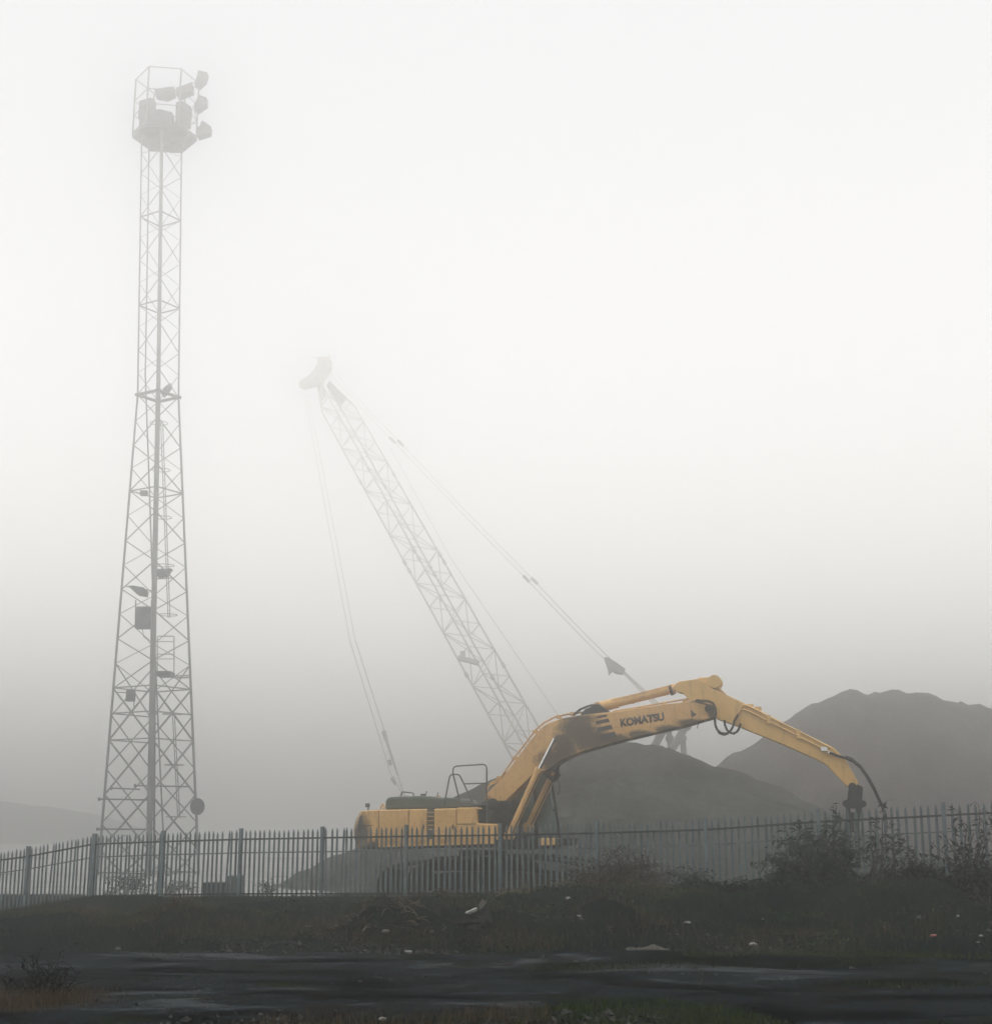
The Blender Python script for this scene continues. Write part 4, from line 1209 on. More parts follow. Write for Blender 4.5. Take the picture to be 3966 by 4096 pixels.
# ------------------------------------------------------------------ vegetation
def leaf_quads(centres, size, rngl, droop=.3, asp=.38, curl=True):
    """small pointed leaves as bent quads; returns verts, faces"""
    n = len(centres)
    C_ = np.asarray(centres)
    th = rngl.uniform(0, 2 * PI, n); el = rngl.normal(-droop, .45, n)
    d = np.stack([np.cos(th) * np.cos(el), np.sin(th) * np.cos(el), np.sin(el)], -1)
    up = np.stack([rngl.normal(0, .4, n), rngl.normal(0, .4, n), np.ones(n)], -1)
    s = np.cross(d, up); s /= np.linalg.norm(s, axis=1)[:, None] + 1e-9
    L = size * rngl.uniform(.6, 1.35, n)[:, None]
    w = L * asp / 2
    mid = C_ + d * L * .5 + np.array([0, 0, 1]) * L * .06
    tip = C_ + d * L - np.array([0, 0, 1]) * L * .12
    V = np.stack([C_, mid + s * w, tip, mid - s * w], 1).reshape(-1, 3)
    i = np.arange(n)[:, None] * 4
    F = np.concatenate([i, i + 1, i + 2, i + 3], 1)
    return V, F

def stem_plant(name, label, cat, root, stems, leaf_n, leaf_size, leaf_m, twig_m, seed, group=None, leaf_from=.25, spread=.07, side=6, stem_r=.017):
    """stems: list of polylines (world points); side twigs and leaves grow along them"""
    r = random.Random(seed); rl = np.random.default_rng(seed)
    e = empty(name, root); tag(e, label, cat, group)
    cent = []
    for st in stems:
        mb = MB()
        st = [Vector(p) for p in st]
        mb.path(st, stem_r, 6, .005)
        L = sum((st[i + 1] - st[i]).length for i in range(len(st) - 1))
        nt_ = int(side * L)
        for k in range(nt_):
            t = leaf_from + (1 - leaf_from) * (k + r.random()) / max(1, nt_)
            f = t * (len(st) - 1); i = min(int(f), len(st) - 2)
            p = st[i].lerp(st[i + 1], f - i)
            ln = r.uniform(.12, .42) * (1.15 - t * .6)
            az = r.uniform(0, 2 * PI)
            d = Vector((math.cos(az), math.sin(az) * .8, r.uniform(.2, 1.1))).normalized()
            q1 = p + d * ln * .55 + Vector((0, 0, .02)); q2 = p + d * ln + Vector((math.cos(az) * .05, 0, -.06 * r.random()))
            mb.path([p, q1, q2], .006, 4, .003)
            for z in range(max(1, int(leaf_n * ln * 6))):
                u = r.random(); pp = p.lerp(q1, u * 2) if u < .5 else q1.lerp(q2, u * 2 - 1)
                cent.append(tuple(pp + Vector((r.gauss(0, spread), r.gauss(0, spread), r.gauss(0, spread * .8)))))
        mb.build('stem', twig_m, e)
    if cent:
        V, F = leaf_quads(np.array(cent), leaf_size, rl)
        V = V - np.array(root)
        np_mesh('foliage', V, F, leaf_m, e)
    return e

def G2(px, py): return ground_at(px, py)
def arc_stem(base, tip, bend, n=7, jit=1.0):
    base, tip = Vector(base), Vector(tip)
    pts = []
    for k in range(n):
        t = k / (n - 1)
        p = base.lerp(tip, t); p.z += bend * math.sin(PI * t); p.x += bend * .3 * math.sin(PI * t) + r0.gauss(0, .035) * jit * (0 < k < n - 1); p.y += r0.gauss(0, .03) * jit
        pts.append(p)
    return pts

r0 = random.Random(5)
def bush_stems(bpx, Yb, tips, jitter=.15):
    b = P(bpx[0], bpx[1], Yb); b.z = tz(b.x, Yb) - .05
    out = []
    for (x, y) in tips:
        t = P(x, y, Yb + r0.uniform(-.6, .6))
        bb = b + Vector((r0.uniform(-jitter, jitter), r0.uniform(-jitter, jitter), 0))
        out.append(arc_stem(bb, t, r0.uniform(.05, .3)))
    return b, out

# large shrub in front of the fence, right of centre
tips = [(3010, 3470), (3060, 3420), (3100, 3370), (3140, 3320), (3190, 3290), (3230, 3300), (3270, 3330), (3300, 3280), (3345, 3225), (3370, 3330), (3420, 3350), (3440, 3400), (3120, 3440), (3180, 3400), (3250, 3400), (3320, 3420), (3380, 3440), (3200, 3350), (3290, 3370), (3060, 3500), (3140, 3500), (3230, 3480), (3330, 3500), (3410, 3490), (3020, 3540), (3470, 3540)]
b, st = bush_stems((3260, 3640), 32.2, tips + [(x + 25, y + 40) for x, y in tips], .6)
stem_plant('shrub', 'dense dark leafy shrub against the fence below the excavator tool', 'shrub', b, st, 2.1, .19, M['leaf'], M['twig'], 21, spread=.045, side=12, leaf_from=.12, stem_r=.02)
tips = [(3345, 3180), (3360, 3215), (3330, 3215), (3390, 3230)]
b, st = bush_stems((3500, 3620), 31.4, [(3530, 3210), (3510, 3260), (3560, 3280), (3600, 3300), (3640, 3350), (3560, 3360), (3480, 3300), (3470, 3380), (3620, 3420)], .15)
stem_plant('sapling', 'thin sparse sapling beside the hanging black hose', 'sapling', b, st, 1.5, .17, M['leaf_dark'], M['twig'], 22, spread=.03, side=6, stem_r=.02)
b, st = bush_stems((3870, 3620), 29.5, [(3840, 3240), (3880, 3300), (3910, 3220), (3950, 3330), (3960, 3260), (3800, 3300), (3760, 3330), (3720, 3370), (3700, 3420), (3990, 3400), (3830, 3380), (3900, 3390), (3780, 3440), (3950, 3470)], .2)
stem_plant('sapling', 'bare branching sapling with few leaves at the right edge', 'sapling', b, st, 1.5, .17, M['leaf_dark'], M['twig'], 23, spread=.03, side=7, stem_r=.022)
b, st = bush_stems((3660, 3630), 30.8, [(3600, 3440), (3560, 3390), (3640, 3400), (3690, 3430), (3660, 3470), (3730, 3480), (3770, 3500), (3620, 3540), (3700, 3540), (3790, 3540), (3820, 3560)], .6)
stem_plant('shrub', 'low dark scrubby shrub between the two saplings', 'shrub', b, st, 3.0, .14, M['leaf_dark'], M['twig'], 24, spread=.05, side=13, leaf_from=.1)
b, st = bush_stems((3880, 3660), 29.0, [(3800, 3520), (3850, 3500), (3900, 3490), (3950, 3500), (4000, 3510), (3820, 3580), (3900, 3570), (3960, 3580)], .8)
stem_plant('shrub', 'low black thicket under the bare sapling at right edge', 'shrub', b, st, 3.5, .14, M['leaf_dark'], M['twig'], 25, spread=.05, side=14, leaf_from=.1)
# bramble tangle at the middle of the fence
tips = [(2270 + 32 * k + r0.uniform(-12, 12), 3480 + 60 * abs(math.sin(k * 1.3)) - 50 * math.exp(-((k - 8) / 4) ** 2)) for k in range(15)] + [(2480, 3390), (2510, 3400), (2450, 3420), (2600, 3460), (2380, 3470), (2560, 3440)]
b, st = bush_stems((2480, 3650), 35.6, tips, 1.4)
stem_plant('bramble_bush', 'brown leafless bramble tangle in front of the fence middle', 'bramble', b, st, 4.0, .075, M['bramble'], M['bramble'], 26, spread=.14, side=22, leaf_from=.03)
b, st = bush_stems((2770, 3640), 34.2, [(2720, 3545), (2750, 3520), (2790, 3515), (2820, 3530), (2840, 3560), (2700, 3580), (2780, 3560)], .4)
stem_plant('shrub', 'small blue green shrub right of the brambles', 'shrub', b, st, 6.0, .12, M['leaf'], M['twig'], 27, spread=.11, side=12)
b, st = bush_stems((2330, 3640), 36.0, [(2160, 3560), (2200, 3540), (2260, 3520), (2300, 3500), (2350, 3510), (2130, 3600)], .8)
stem_plant('bramble_bush', 'thin low bramble stems left of the main tangle', 'bramble', b, st, 1.2, .07, M['bramble'], M['straw'], 28, spread=.08, side=7)
# small plant at the fence left of the excavator, and one by the mast
b, st = bush_stems((1060, 3600), 41.5, [(1035, 3550), (1060, 3538), (1085, 3550), (1100, 3565), (1045, 3575), (1075, 3570)], .25)
stem_plant('shrub', 'small leafy weed growing through the fence left of the heap', 'shrub', b, st, 3.0, .09, M['leaf'], M['twig'], 29, spread=.07, side=10)
b, st = bush_stems((500, 3600), 46.5, [(430 + 22 * k, 3530 + 18 * math.sin(k * 2.1)) for k in range(9)], 1.0)
stem_plant('shrub', 'wide low dark scrub around the mast foot', 'shrub', b, st, 3.2, .11, M['leaf'], M['twig'], 30, spread=.12, side=10)
b, st = bush_stems((700, 3600), 46.0, [(640 + 20 * k, 3545 + 14 * math.sin(k * 1.7)) for k in range(8)], .8)
stem_plant('shrub', 'low scrub right of the mast behind the fence', 'shrub', b, st, 3.0, .11, M['leaf'], M['twig'], 33, spread=.12, side=10)
# dark weed in the left foreground
YW = 17.6
tips = [(150, 3826), (105, 3848), (135, 3852), (205, 3842), (236, 3838), (222, 3866), (170, 3882), (125, 3885), (255, 3885), (275, 3885), (60, 3925), (85, 3935), (195, 3870), (165, 3905), (240, 3905), (310, 3885), (20, 3920), (3, 3898)]
b = P(150, 3990, YW); b.z = tz(b.x, YW)
st = []
for (x, y) in tips:
    t = P(x, y, YW + r0.uniform(-.15, .15)); bb = Vector((b.x + (t.x - b.x) * .55 + r0.uniform(-.05, .05), YW + r0.uniform(-.1, .1), b.z))
    st.append(arc_stem(bb, t, .02, 6, .25))
stem_plant('weed', 'dark straggly weed with small dry leaves in the left foreground', 'weed', b, st, 1.3, .085, M['weed_leaf'], M['weed_leaf'], 31, spread=.022, side=10, leaf_from=.3, stem_r=.007)
# pale straw stalks among the rubbish
b, st = bush_stems((2060, 3660), 35.2, [(1990, 3590), (2030, 3570), (2080, 3560), (2120, 3600), (2160, 3590), (2210, 3600), (1960, 3620), (2240, 3620)], .9)
stem_plant('dead_stalks', 'pale dead stalks bent over the bank behind the black sheet', 'stalks', b, st, .3, .06, M['straw'], M['straw'], 32, spread=.03, side=5)

# grass, as blades in clumps
def blades(name, pts, hmin, hmax, w, mat, label, seed, bend=.5):
    rl = np.random.default_rng(seed)
    n = len(pts)
    X, Y, Z = pts[:, 0], pts[:, 1], pts[:, 2]
    h = rl.uniform(hmin, hmax, n) * (.7 + .6 * rl.random(n))
    th = rl.uniform(0, 2 * PI, n); b_ = rl.uniform(.1, bend, n) * h
    dx, dy = np.cos(th), np.sin(th)
    ph = rl.uniform(0, PI, n); wx, wy = np.cos(ph) * w / 2, np.sin(ph) * w / 2
    base = np.stack([X, Y, Z - .02], -1)
    m1 = base + np.stack([dx * b_ * .3, dy * b_ * .3, h * .55], -1)
    tip = base + np.stack([dx * b_, dy * b_, h], -1)
    wv = np.stack([wx, wy, np.zeros(n)], -1)
    V = np.stack([base - wv, base + wv, m1 + wv * .7, m1 - wv * .7, tip], 1).reshape(-1, 3)
    i = np.arange(n)[:, None] * 5
    F4 = np.concatenate([i, i + 1, i + 2, i + 3], 1).tolist(); F3 = np.concatenate([i + 3, i + 2, i + 4], 1).tolist()
    me = bpy.data.meshes.new(name); me.from_pydata(V.tolist(), [], F4 + F3); me.materials.append(mat)
    o = bpy.data.objects.new(name, me); col.objects.link(o)
    return tag(o, label, kind='stuff')

def scatter(n, xr, yr, dens, seed):
    rl = np.random.default_rng(seed)
    X = rl.uniform(*xr, n); Y = rl.uniform(*yr, n)
    k = rl.random(n) < np.clip(dens(X, Y), 0, 1)
    X, Y = X[k], Y[k]
    return np.stack([X, Y, terrain(X, Y)], -1)
def bank_d(X, Y):
    fY = np.interp(X, fx, fy)
    on = smooth(road_edge_far(X) - .3, road_edge_far(X) + .8, Y) * (Y < fY + .3)
    return on
def frus(X, Y): return (np.abs(X) < .37 * Y + .6)
blades('grass', scatter(150000, (-16, 13), (23.5, 45), lambda X, Y: frus(X, Y) * bank_d(X, Y) * np.clip(.5 + 1.9 * vnoise(X, Y, .6, 81) + .8 * vnoise(X, Y, 2.2, 82), 0, 1), 1), .03, .16, .011, M['grass'], 'short dull grass covering the bank', 2)
blades('dry_grass', scatter(110000, (-16, 13), (23.5, 45), lambda X, Y: frus(X, Y) * bank_d(X, Y) * np.clip(-.3 + 1.9 * vnoise(X, Y, .45, 83) + .9 * vnoise(X, Y, 2.0, 84), 0, 1), 3), .06, .26, .010, M['dry_grass'], 'brown dead grass in patches on the bank', 4, .8)
def clump_leaves(name, n, xr, yr, dens, hmax, size, mat, label, seed):
    rl = np.random.default_rng(seed)
    pts = scatter(n, xr, yr, dens, seed)
    hh = np.clip(.35 + 1.3 * vnoise(pts[:, 0], pts[:, 1], .8, seed + 1) + .5 * vnoise(pts[:, 0], pts[:, 1], 2.5, seed + 2), .05, 1) * hmax
    pts[:, 2] += hh * rl.random(len(pts)) ** .8
    V, F = leaf_quads(pts, size, rl, .1, .5)
    o = np_mesh(name, V, F, mat)
    return tag(o, label, kind='stuff')
def fence_gap(X, Y): return np.interp(X, fx, fy) - Y
clump_leaves('undergrowth', 60000, (4.2, 12.5), (28.5, 36.5), lambda X, Y: frus(X, Y) * (fence_gap(X, Y) > -.2) * np.exp(-(np.maximum(fence_gap(X, Y) - 2.2, 0) / .8) ** 2) * np.clip(.6 + 1.5 * vnoise(X, Y, .7, 131), 0, 1), .62, .11, M['leaf_dark'], 'dark low undergrowth along the foot of the fence at right', 141)
clump_leaves('bramble_cover', 60000, (-1.6, 5.6), (31.5, 39.5), lambda X, Y: frus(X, Y) * (fence_gap(X, Y) > -.2) * np.exp(-(np.maximum(fence_gap(X, Y) - 1.6, 0) / 1.1) ** 2) * np.clip(.35 + 1.9 * vnoise(X, Y, .8, 132), 0, 1), .5, .085, M['bramble'], 'brown dead brambles spreading along the fence foot', 142)
clump_leaves('ground_weeds', 50000, (-15, 11), (24.5, 41), lambda X, Y: frus(X, Y) * bank_d(X, Y) * np.clip(-.25 + 2.4 * vnoise(X, Y, .55, 133) + .8 * vnoise(X, Y, 2.2, 134), 0, 1), .22, .085, M['weed_green'], 'low green weeds in clumps over the bank', 143)
DRY = []
for (px, py, rx_, ry_) in ((780, 3650, 1.6, 1.8), (900, 3690, 1.2, .8), (1350, 3730, 1.8, .8), (1500, 3745, 1.4, .6), (2500, 3755, 1.2, .6), (2600, 3560, 1.0, 1.5), (2800, 3740, 1.4, .8), (3150, 3745, 1.8, .9), (3400, 3730, 1.4, .9), (2230, 3770, 1.0, .5)):
    g = ground_at(px, py); DRY.append((g.x, g.y, rx_, ry_))
def dry_d(X, Y):
    d = X * 0
    for (a_, b_, c_, e_) in DRY: d = np.maximum(d, np.exp(-((X - a_) / c_) ** 2 - ((Y - b_) / e_) ** 2))
    return d
blades('straw_grass', scatter(160000, (-12, 11), (23.5, 42), lambda X, Y: frus(X, Y) * bank_d(X, Y) * dry_d(X, Y) * np.clip(.5 + 1.6 * vnoise(X, Y, 1.2, 171), 0, 1), 172), .08, .28, .010, M['dry_grass'], 'brown straw grass standing in drifts on the bank', 173, .8)
def near_d(X, Y):
    e = road_edge_near(X)
    return (Y < e + .25 * vnoise(X, Y, 1.5, 86)) * np.clip(.75 + 1.2 * vnoise(X, Y, .9, 85), 0, 1)
blades('turf', scatter(120000, (-7, 7), (12.5, 20), lambda X, Y: frus(X, Y) * near_d(X, Y), 5), .02, .09, .008, M['moss'], 'dark mossy turf along the near edge of the track', 6)
# ragged tufts spreading over the track at right
def tuft_d(X, Y):
    line = 21.6 + .18 * (X - 2) + .5 * vnoise(X, X * 0, .5, 91)
    l2 = 19.2 - .10 * (X - 4) + .5 * vnoise(X, X * 0, .6, 93)
    l3 = 23.6 + .06 * (X - 2) + .4 * vnoise(X, X * 0, .6, 94)
    return (np.exp(-((Y - line) / .38) ** 2) * (X > .4) + np.exp(-((Y - l2) / .22) ** 2) * (X > 2.6) + np.exp(-((Y - l3) / .3) ** 2) * (X > 3.0)) * np.clip(.55 + 1.8 * vnoise(X, Y, 1.1, 92), 0, 1)
blades('tuft_grass', scatter(110000, (-.5, 9), (17, 26), lambda X, Y: frus(X, Y) * tuft_d(X, Y), 7), .04, .14, .010, M['moss'], 'line of grass tufts breaking through the track', 8)
blades('track_moss', scatter(90000, (-7, 9), (15, 25), lambda X, Y: frus(X, Y) * np.clip(-.62 + 2.6 * vnoise(X, Y * 1.8, .42, 151) + 1.0 * vnoise(X, Y, 2.4, 152) + .05 * X, 0, 1), 153), .01, .05, .010, M['moss'], 'thin moss and weeds creeping over the worn track', 154)
rl_ = np.random.default_rng(161)
gp = scatter(60000, (-7.5, 9.5), (14, 28), lambda X, Y: frus(X, Y) * np.clip(.12 + 1.8 * vnoise(X, Y * 1.5, .6, 162) + .8 * vnoise(X, Y, 2.0, 163), 0, 1), 164)
oct_ = np.array([(1, 0, 0), (0, 1, 0), (-1, 0, 0), (0, -1, 0), (0, 0, .8), (0, 0, -.5)], float)
octf = np.array([(0, 1, 4), (1, 2, 4), (2, 3, 4), (3, 0, 4)])
sz = np.minimum(rl_.lognormal(-4.15, .55, len(gp)), .06); jit = rl_.normal(0, .25, (len(gp), 6, 3))
V = gp[:, None, :] + (oct_[None] + jit) * sz[:, None, None]; V[:, :, 2] += .02
F = (octf[None] + (np.arange(len(gp)) * 6)[:, None, None]).reshape(-1, 3)
tag(np_mesh('gravel', V.reshape(-1, 3), F, M['gravel']), 'loose gravel scattered over the track', kind='stuff')
# rusty grass clump around the weed at lower left
cw_ = P(170, 3990, 17.4)
blades('rust_grass', scatter(42000, (cw_.x - 2.2, cw_.x + 1.1), (16.4, 18.6), lambda X, Y: np.exp(-((X - cw_.x + .35) / .85) ** 4 - ((Y - 17.5) / .7) ** 2) * np.clip(.7 + 1.2 * vnoise(X, Y, 2, 95), 0, 1), 9), .10, .24, .006, M['dry_grass'], 'rusty brown grass clump round the weed at lower left', 10, .7)
blades('edge_grass', scatter(30000, (-4, 5), (12.6, 17.2), lambda X, Y: frus(X, Y) * (X < .6) * (X > -2.6) * (Y < road_edge_near(X) + .3) * np.clip(.45 + 1.8 * vnoise(X, Y, .8, 97), 0, 1), 11), .05, .17, .006, M['dry_grass'], 'dry brown grass along the bottom edge', 12, .7)

# ------------------------------------------------------------------ rubbish and litter
# black plastic sheet / moulding lying on the bank
c = ground_at(1895, 3690); YB = c.y
sheet = empty('plastic_sheet', c); tag(sheet, 'crumpled black plastic sheet slumped on the bank below the pale board', 'sheet')
n, m_ = 26, 12
vs = []; fs = []
a0 = P(1795, 3700, YB); a1 = P(1975, 3690, YB)
for i in range(n):
    u = i / (n - 1)
    top = np.interp(u, [0, .15, .4, .7, .88, .95, 1], [3698, 3690, 3676, 3656, 3640, 3646, 3676])
    for j in range(m_):
        v = j / (m_ - 1)
        p = P(1790 + 178 * u, top + (3712 - top) * v, YB)
        p.y += -.5 * v + .25 * math.sin(u * 9 + v * 6) * .4 + random.gauss(0, .02)
        p.z += .03 * math.sin(u * 23 + v * 3)
        vs.append(p)
for i in range(n - 1):
    for j in range(m_ - 1): fs.append((i * m_ + j, i * m_ + j + 1, (i + 1) * m_ + j + 1, (i + 1) * m_ + j))
mb = MB(); mb.add(vs, fs, True); o = mb.build('sheet_fold', M['rubber'], sheet); sm_ = o.modifiers.new('t', 'SOLIDIFY'); sm_.thickness = .02
mb = MB(); mb.path([P(1820, 3700, YB - .3), P(1880, 3688, YB - .35), P(1950, 3692, YB - .3)], .05, 7, .03); mb.build('rolled_edge', M['rubber'], sheet)
mb = MB(); mb.prism([P(x, y, YB + .5) for x, y in ((1912, 3622), (1930, 3596), (1946, 3610), (1928, 3634), (1916, 3640))], (0, .03, 0))
tag(mb.build('board', M['board']), 'pale broken board sticking up behind the black sheet', 'board')
mb = MB(); mb.prism([P(x, y, YB + .4) for x, y in ((1830, 3668), (1872, 3648), (1906, 3634), (1908, 3644), (1870, 3660), (1834, 3676))], (0, .05, .02))
tag(mb.build('board', M['concrete']), 'long grey plank leaning flat on the black sheet', 'board')
# heap of cuttings and rubbish
c = ground_at(1560, 3742)
rl = np.random.default_rng(77)
heap = empty('rubbish_heap', c); tag(heap, 'heap of twigs and rubbish on the bank below the excavator tail', 'heap')
mb = MB()
for k in range(260):
    x = rl.normal(0, .75); y = rl.normal(0, .45)
    hgt = .60 * math.exp(-(x / .8) ** 2 - (y / .6) ** 2)
    p = Vector((c.x + x, c.y + y, tz(c.x + x, c.y + y) + hgt * rl.random()))
    d = Vector((rl.normal(), rl.normal() * .7, rl.normal() * .35)).normalized() * rl.uniform(.12, .42)
    mb.path([p - d, p + Vector((0, 0, .03)), p + d], .008, 4, .004)
mb.build('twigs', M['bramble'], heap)
mb = MB()
for k in range(45):
    x = rl.normal(0, .8); y = rl.normal(-.1, .45)
    p = Vector((c.x + x, c.y + y, tz(c.x + x, c.y + y) + .62 * math.exp(-(x / .8) ** 2 - (y / .6) ** 2)))
    d = Vector((rl.normal(), rl.normal() * .6, rl.normal() * .4)).normalized() * rl.uniform(.06, .22)
    mb.path([p - d, p + Vector((0, 0, .04)), p + d], .009, 4, .005)
mb.build('straw', M['straw'], heap)['kind'] = 'stuff'
hx0 = np.linspace(-1.9, 1.9, 34); hy0 = np.linspace(-1.1, 1.1, 22)
XX, YY2 = np.meshgrid(hx0, hy0)
ZZ = terrain(c.x + XX, c.y + YY2) - .03 + .50 * np.exp(-(XX / .85) ** 2 - (YY2 / .55) ** 2) + .16 * np.exp(-((XX - 1.0) / .5) ** 2 - (YY2 / .4) ** 2) + .10 * vnoise(c.x + XX, c.y + YY2, 4, 221) * np.exp(-(XX / 1.2) ** 2 - (YY2 / .7) ** 2)
idx = np.arange(XX.size).reshape(XX.shape); FF = np.stack([idx[:-1, :-1], idx[:-1, 1:], idx[1:, 1:], idx[1:, :-1]], -1).reshape(-1, 4)
np_mesh('soil_mound', np.stack([XX, YY2 + 0, ZZ - c.z], -1).reshape(-1, 3), FF, M['ground'], heap, smooth=True)
cent = np.stack([c.x + rl.normal(0, .8, 900), c.y + rl.normal(0, .45, 900), np.zeros(900)], -1)
cent[:, 2] = terrain(cent[:, 0], cent[:, 1]) + .60 * np.exp(-((cent[:, 0] - c.x) / .8) ** 2 - ((cent[:, 1] - c.y) / .6) ** 2) * rl.random(900)
V, F = leaf_quads(cent, .10, rl); np_mesh('dead_leaves', V - np.array(c), F, M['leaf_dark'], heap)
for k in range(10):
    x = rl.normal(0, .6); y = rl.normal(-.2, .3); p = Vector((c.x + x, c.y + y, tz(c.x + x, c.y + y) + .14))
    mb = MB(); mb.box(p, (rl.uniform(.06, .16), rl.uniform(.04, .10), rl.uniform(.01, .04)), Matrix.Rotation(rl.uniform(0, 3), 3, 'Z') @ Matrix.Rotation(rl.uniform(-.5, .5), 3, 'X'))
    mb.build('scrap', M['board'], heap)
# sheet of torn cloth / polythene on the verge
def crumple(name, label, cat, px, py, wpx, hpx, mat, seed):
    g = ground_at(px, py); Yg = g.y
    rl = np.random.default_rng(seed)
    n, m_ = 18, 8
    w = wpx / FPX * Yg; h = hpx / FPX * Yg
    vs = []; fs = []
    for i in range(n):
        u = i / (n - 1) - .5
        for j in range(m_):
            v = j / (m_ - 1) - .5
            x = g.x + u * w; y = Yg + v * min(.5, w * .35)
            z = tz(x, y) + .015 + h * max(0, (1 - 4 * v * v)) * (.35 + .65 * math.exp(-((u - .12) / .13) ** 2) + .25 * math.exp(-((u + .38) / .08) ** 2)) * .8 * (1 - (2 * abs(u)) ** 6) + rl.normal(0, h * .06)
            vs.append((x, y, z))
    for i in range(n - 1):
        for j in range(m_ - 1): fs.append((i * m_ + j, (i + 1) * m_ + j, (i + 1) * m_ + j + 1, i * m_ + j + 1))
    mb = MB(); mb.add(vs, fs, True)
    o = mb.build(name, mat); s_ = o.modifiers.new('t', 'SOLIDIFY'); s_.thickness = .008
    return tag(o, label, cat)
crumple('polythene_sheet', 'crumpled pale polythene sheet lying at the verge of the track', 'sheet', 2590, 3806, 170, 28, M['sheet'], 5)
# small litter pieces, each its own thing
def litter(name, label, cat, px, py, s, mat, seed, kind='lump', group=None):
    g = ground_at(px, py); rl = random.Random(seed)
    mb = MB()
    if kind == 'lump':
        bm = bmesh.new(); bmesh.ops.create_icosphere(bm, subdivisions=2, radius=s)
        for v in bm.verts:
            k = 1 + .35 * mnoise.noise(v.co * (2.2 / s) + Vector((seed, 0, 0)))
            v.co = Vector((v.co.x * k * 1.2, v.co.y * k, v.co.z * k * .65))
        mb.add([v.co + g + Vector((0, 0, s * .3)) for v in bm.verts], [tuple(v.index for v in f.verts) for f in bm.faces]); bm.free()
    elif kind == 'can':
        mb.tube(g + Vector((-s, 0, s * .5)), g + Vector((s, .02, s * .5)), s * .5, n=14)
        mb.tube(g + Vector((s, .02, s * .5)), g + Vector((s * 1.12, .02, s * .5)), s * .5, s * .4, n=14)
    o = mb.build(name, mat)
    return tag(o, label, cat, group)
litter('crushed_cup', 'white crushed cup on the track in front of the heap', 'litter', 1632, 3817, .055, M['white'], 1, 'can')
litter('drink_can', 'red and white drink can lying on the verge at right', 'litter', 3732, 3754, .05, M['red'], 2, 'can')
litter('paper_scrap', 'white paper scrap at the edge of the turf strip', 'litter', 3012, 3786, .065, M['white'], 3)
litter('paper_scrap', 'white scrap in the rusty grass at lower left', 'litter', 200, 4008, .03, M['white'], 4)
litter('paper_scrap', 'pale scrap at the very bottom edge of the picture', 'litter', 1530, 4084, .035, M['stone'], 5)
litter('paper_scrap', 'small white scrap near the middle of the track', 'litter', 1400, 3908, .025, M['white'], 6)
litter('plastic_scrap', 'white plastic scrap on the bank below the low shrub', 'litter', 2747, 3698, .05, M['white'], 7)
litter('plastic_scrap', 'pale green plastic scrap in the weeds under the brambles', 'litter', 2271, 3604, .07, M['stone'], 8)
spots = [(2315, 3670), (2140, 3885), (2230, 3904), (2380, 3888), (2446, 3914), (2090, 3838), (1460, 3806), (1700, 3882), (1470, 3948), (1620, 3998), (3050, 3680), (3535, 3710), (3830, 3672), (3924, 3750), (3910, 3775), (3175, 4045), (3090, 3995), (2700, 3868), (1880, 3868), (890, 3800), (470, 3800), (2005, 3990), (3780, 3955)]
for i, (x, y) in enumerate(spots):
    o = litter('stone', 'small loose stone lying on the track or verge', 'stone', x, y, random.uniform(.018, .04), M['stone'], 100 + i, group='loose stones on the track and verge')

# ------------------------------------------------------------------ air
fog_m = bpy.data.materials.new('fog_air'); fog_m.use_nodes = True
nt = fog_m.node_tree; nt.nodes.clear()
out = nt.nodes.new('ShaderNodeOutputMaterial'); pv = nt.nodes.new('ShaderNodeVolumePrincipled')
pv.inputs['Color'].default_value = (.964, .976, .984, 1)
pv.inputs['Density'].default_value = FOG
pv.inputs['Density Attribute'].default_value = ''
pv.inputs['Anisotropy'].default_value = FOG_G
nt.links.new(pv.outputs[0], out.inputs['Volume'])
hb = MB(); hb.box((0, 500, (FOG_TOP - 3) / 2), (2400, 1300, FOG_TOP + 3)); haze = hb.build('haze', fog_m)
tag(haze, 'thick pale fog filling the whole yard', kind='stuff')

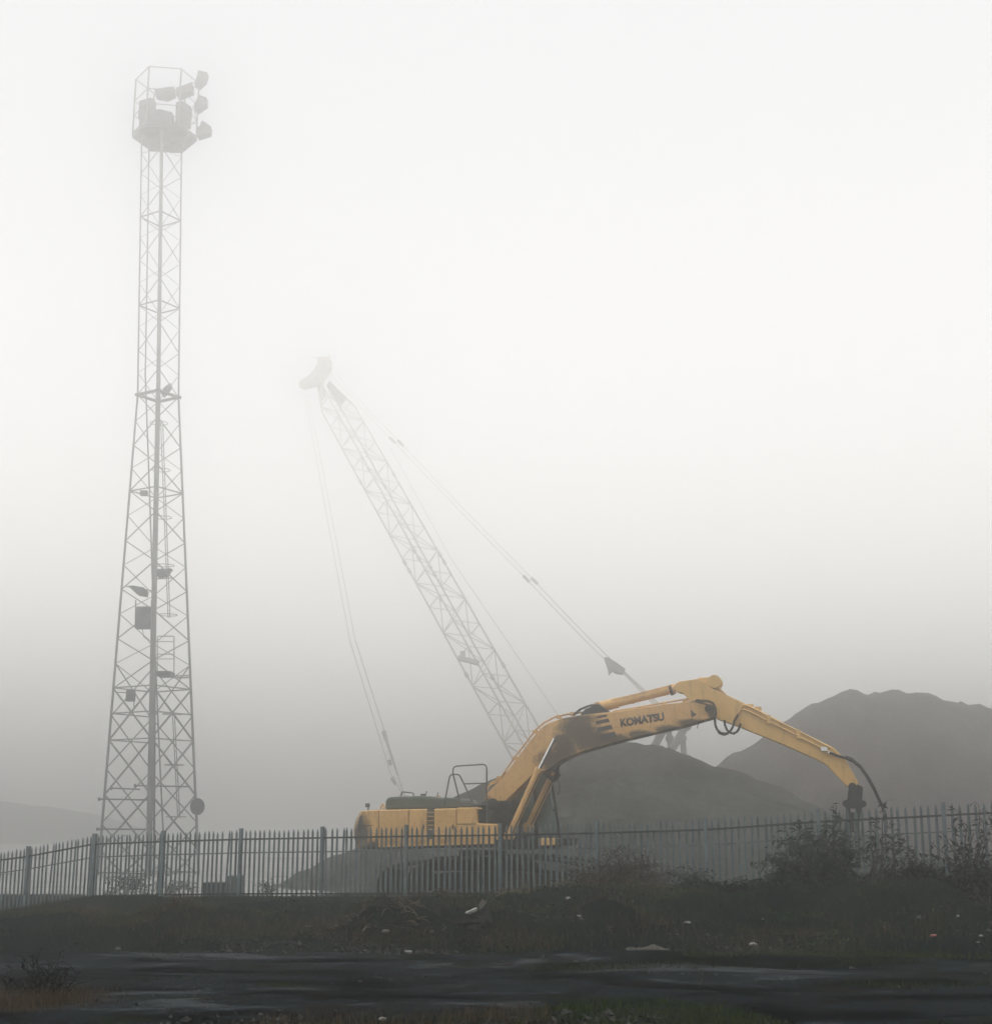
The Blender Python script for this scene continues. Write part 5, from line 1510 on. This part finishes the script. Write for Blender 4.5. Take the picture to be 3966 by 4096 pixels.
# ------------------------------------------------------------------ light
SUN_EL, SUN_AZ = math.radians(SUN_EL), math.radians(SUN_AZ)     # azimuth from +Y towards +X: ahead and to the right
world = bpy.data.worlds.new('World'); scene.world = world; world.use_nodes = True
wn = world.node_tree
sky = wn.nodes.new('ShaderNodeTexSky'); sky.sky_type = 'NISHITA'; sky.sun_disc = False
sky.sun_elevation = SUN_EL; sky.sun_rotation = SUN_AZ
sky.air_density = 1.0; sky.dust_density = 6.0; sky.ozone_density = .6; sky.altitude = 0
hs = wn.nodes.new('ShaderNodeHueSaturation'); hs.inputs['Saturation'].default_value = .3
wn.links.new(sky.outputs[0], hs.inputs['Color'])
bg = wn.nodes['Background']; wn.links.new(hs.outputs[0], bg.inputs['Color']); bg.inputs['Strength'].default_value = SKY
sd = bpy.data.lights.new('sun', 'SUN'); sd.energy = SUN; sd.angle = math.radians(SANG); sd.color = (1, .935, .84)
so = bpy.data.objects.new('sun', sd); col.objects.link(so)
dirv = Vector((math.sin(SUN_AZ) * math.cos(SUN_EL), math.cos(SUN_AZ) * math.cos(SUN_EL), math.sin(SUN_EL)))
so.rotation_euler = (-dirv).to_track_quat('-Z', 'Y').to_euler()
so.location = (0, 40, 60)

# ------------------------------------------------------------------ camera and render settings
cd = bpy.data.cameras.new('camera'); co = bpy.data.objects.new('camera', cd); col.objects.link(co)
cd.sensor_fit = 'HORIZONTAL'; cd.sensor_width = 56; cd.lens = 56 * FPX / W0
cd.clip_start = .1; cd.clip_end = 2000
co.location = CAM; co.rotation_euler = (PI / 2 + PITCH, 0, 0)
scene.camera = co
vs_ = scene.view_settings
scene.display_settings.display_device = 'sRGB'
vs_.view_transform = 'Standard'; vs_.look = 'None'; vs_.gamma = 1; vs_.use_curve_mapping = False
vs_.exposure = EXPO
cy = scene.cycles
cy.volume_bounces = VB; cy.max_bounces = 8; cy.diffuse_bounces = 3; cy.glossy_bounces = 2
cy.use_adaptive_sampling = True; cy.adaptive_threshold = .004
cy.use_denoising = True
try: cy.denoiser = 'OPENIMAGEDENOISE'
except Exception: pass
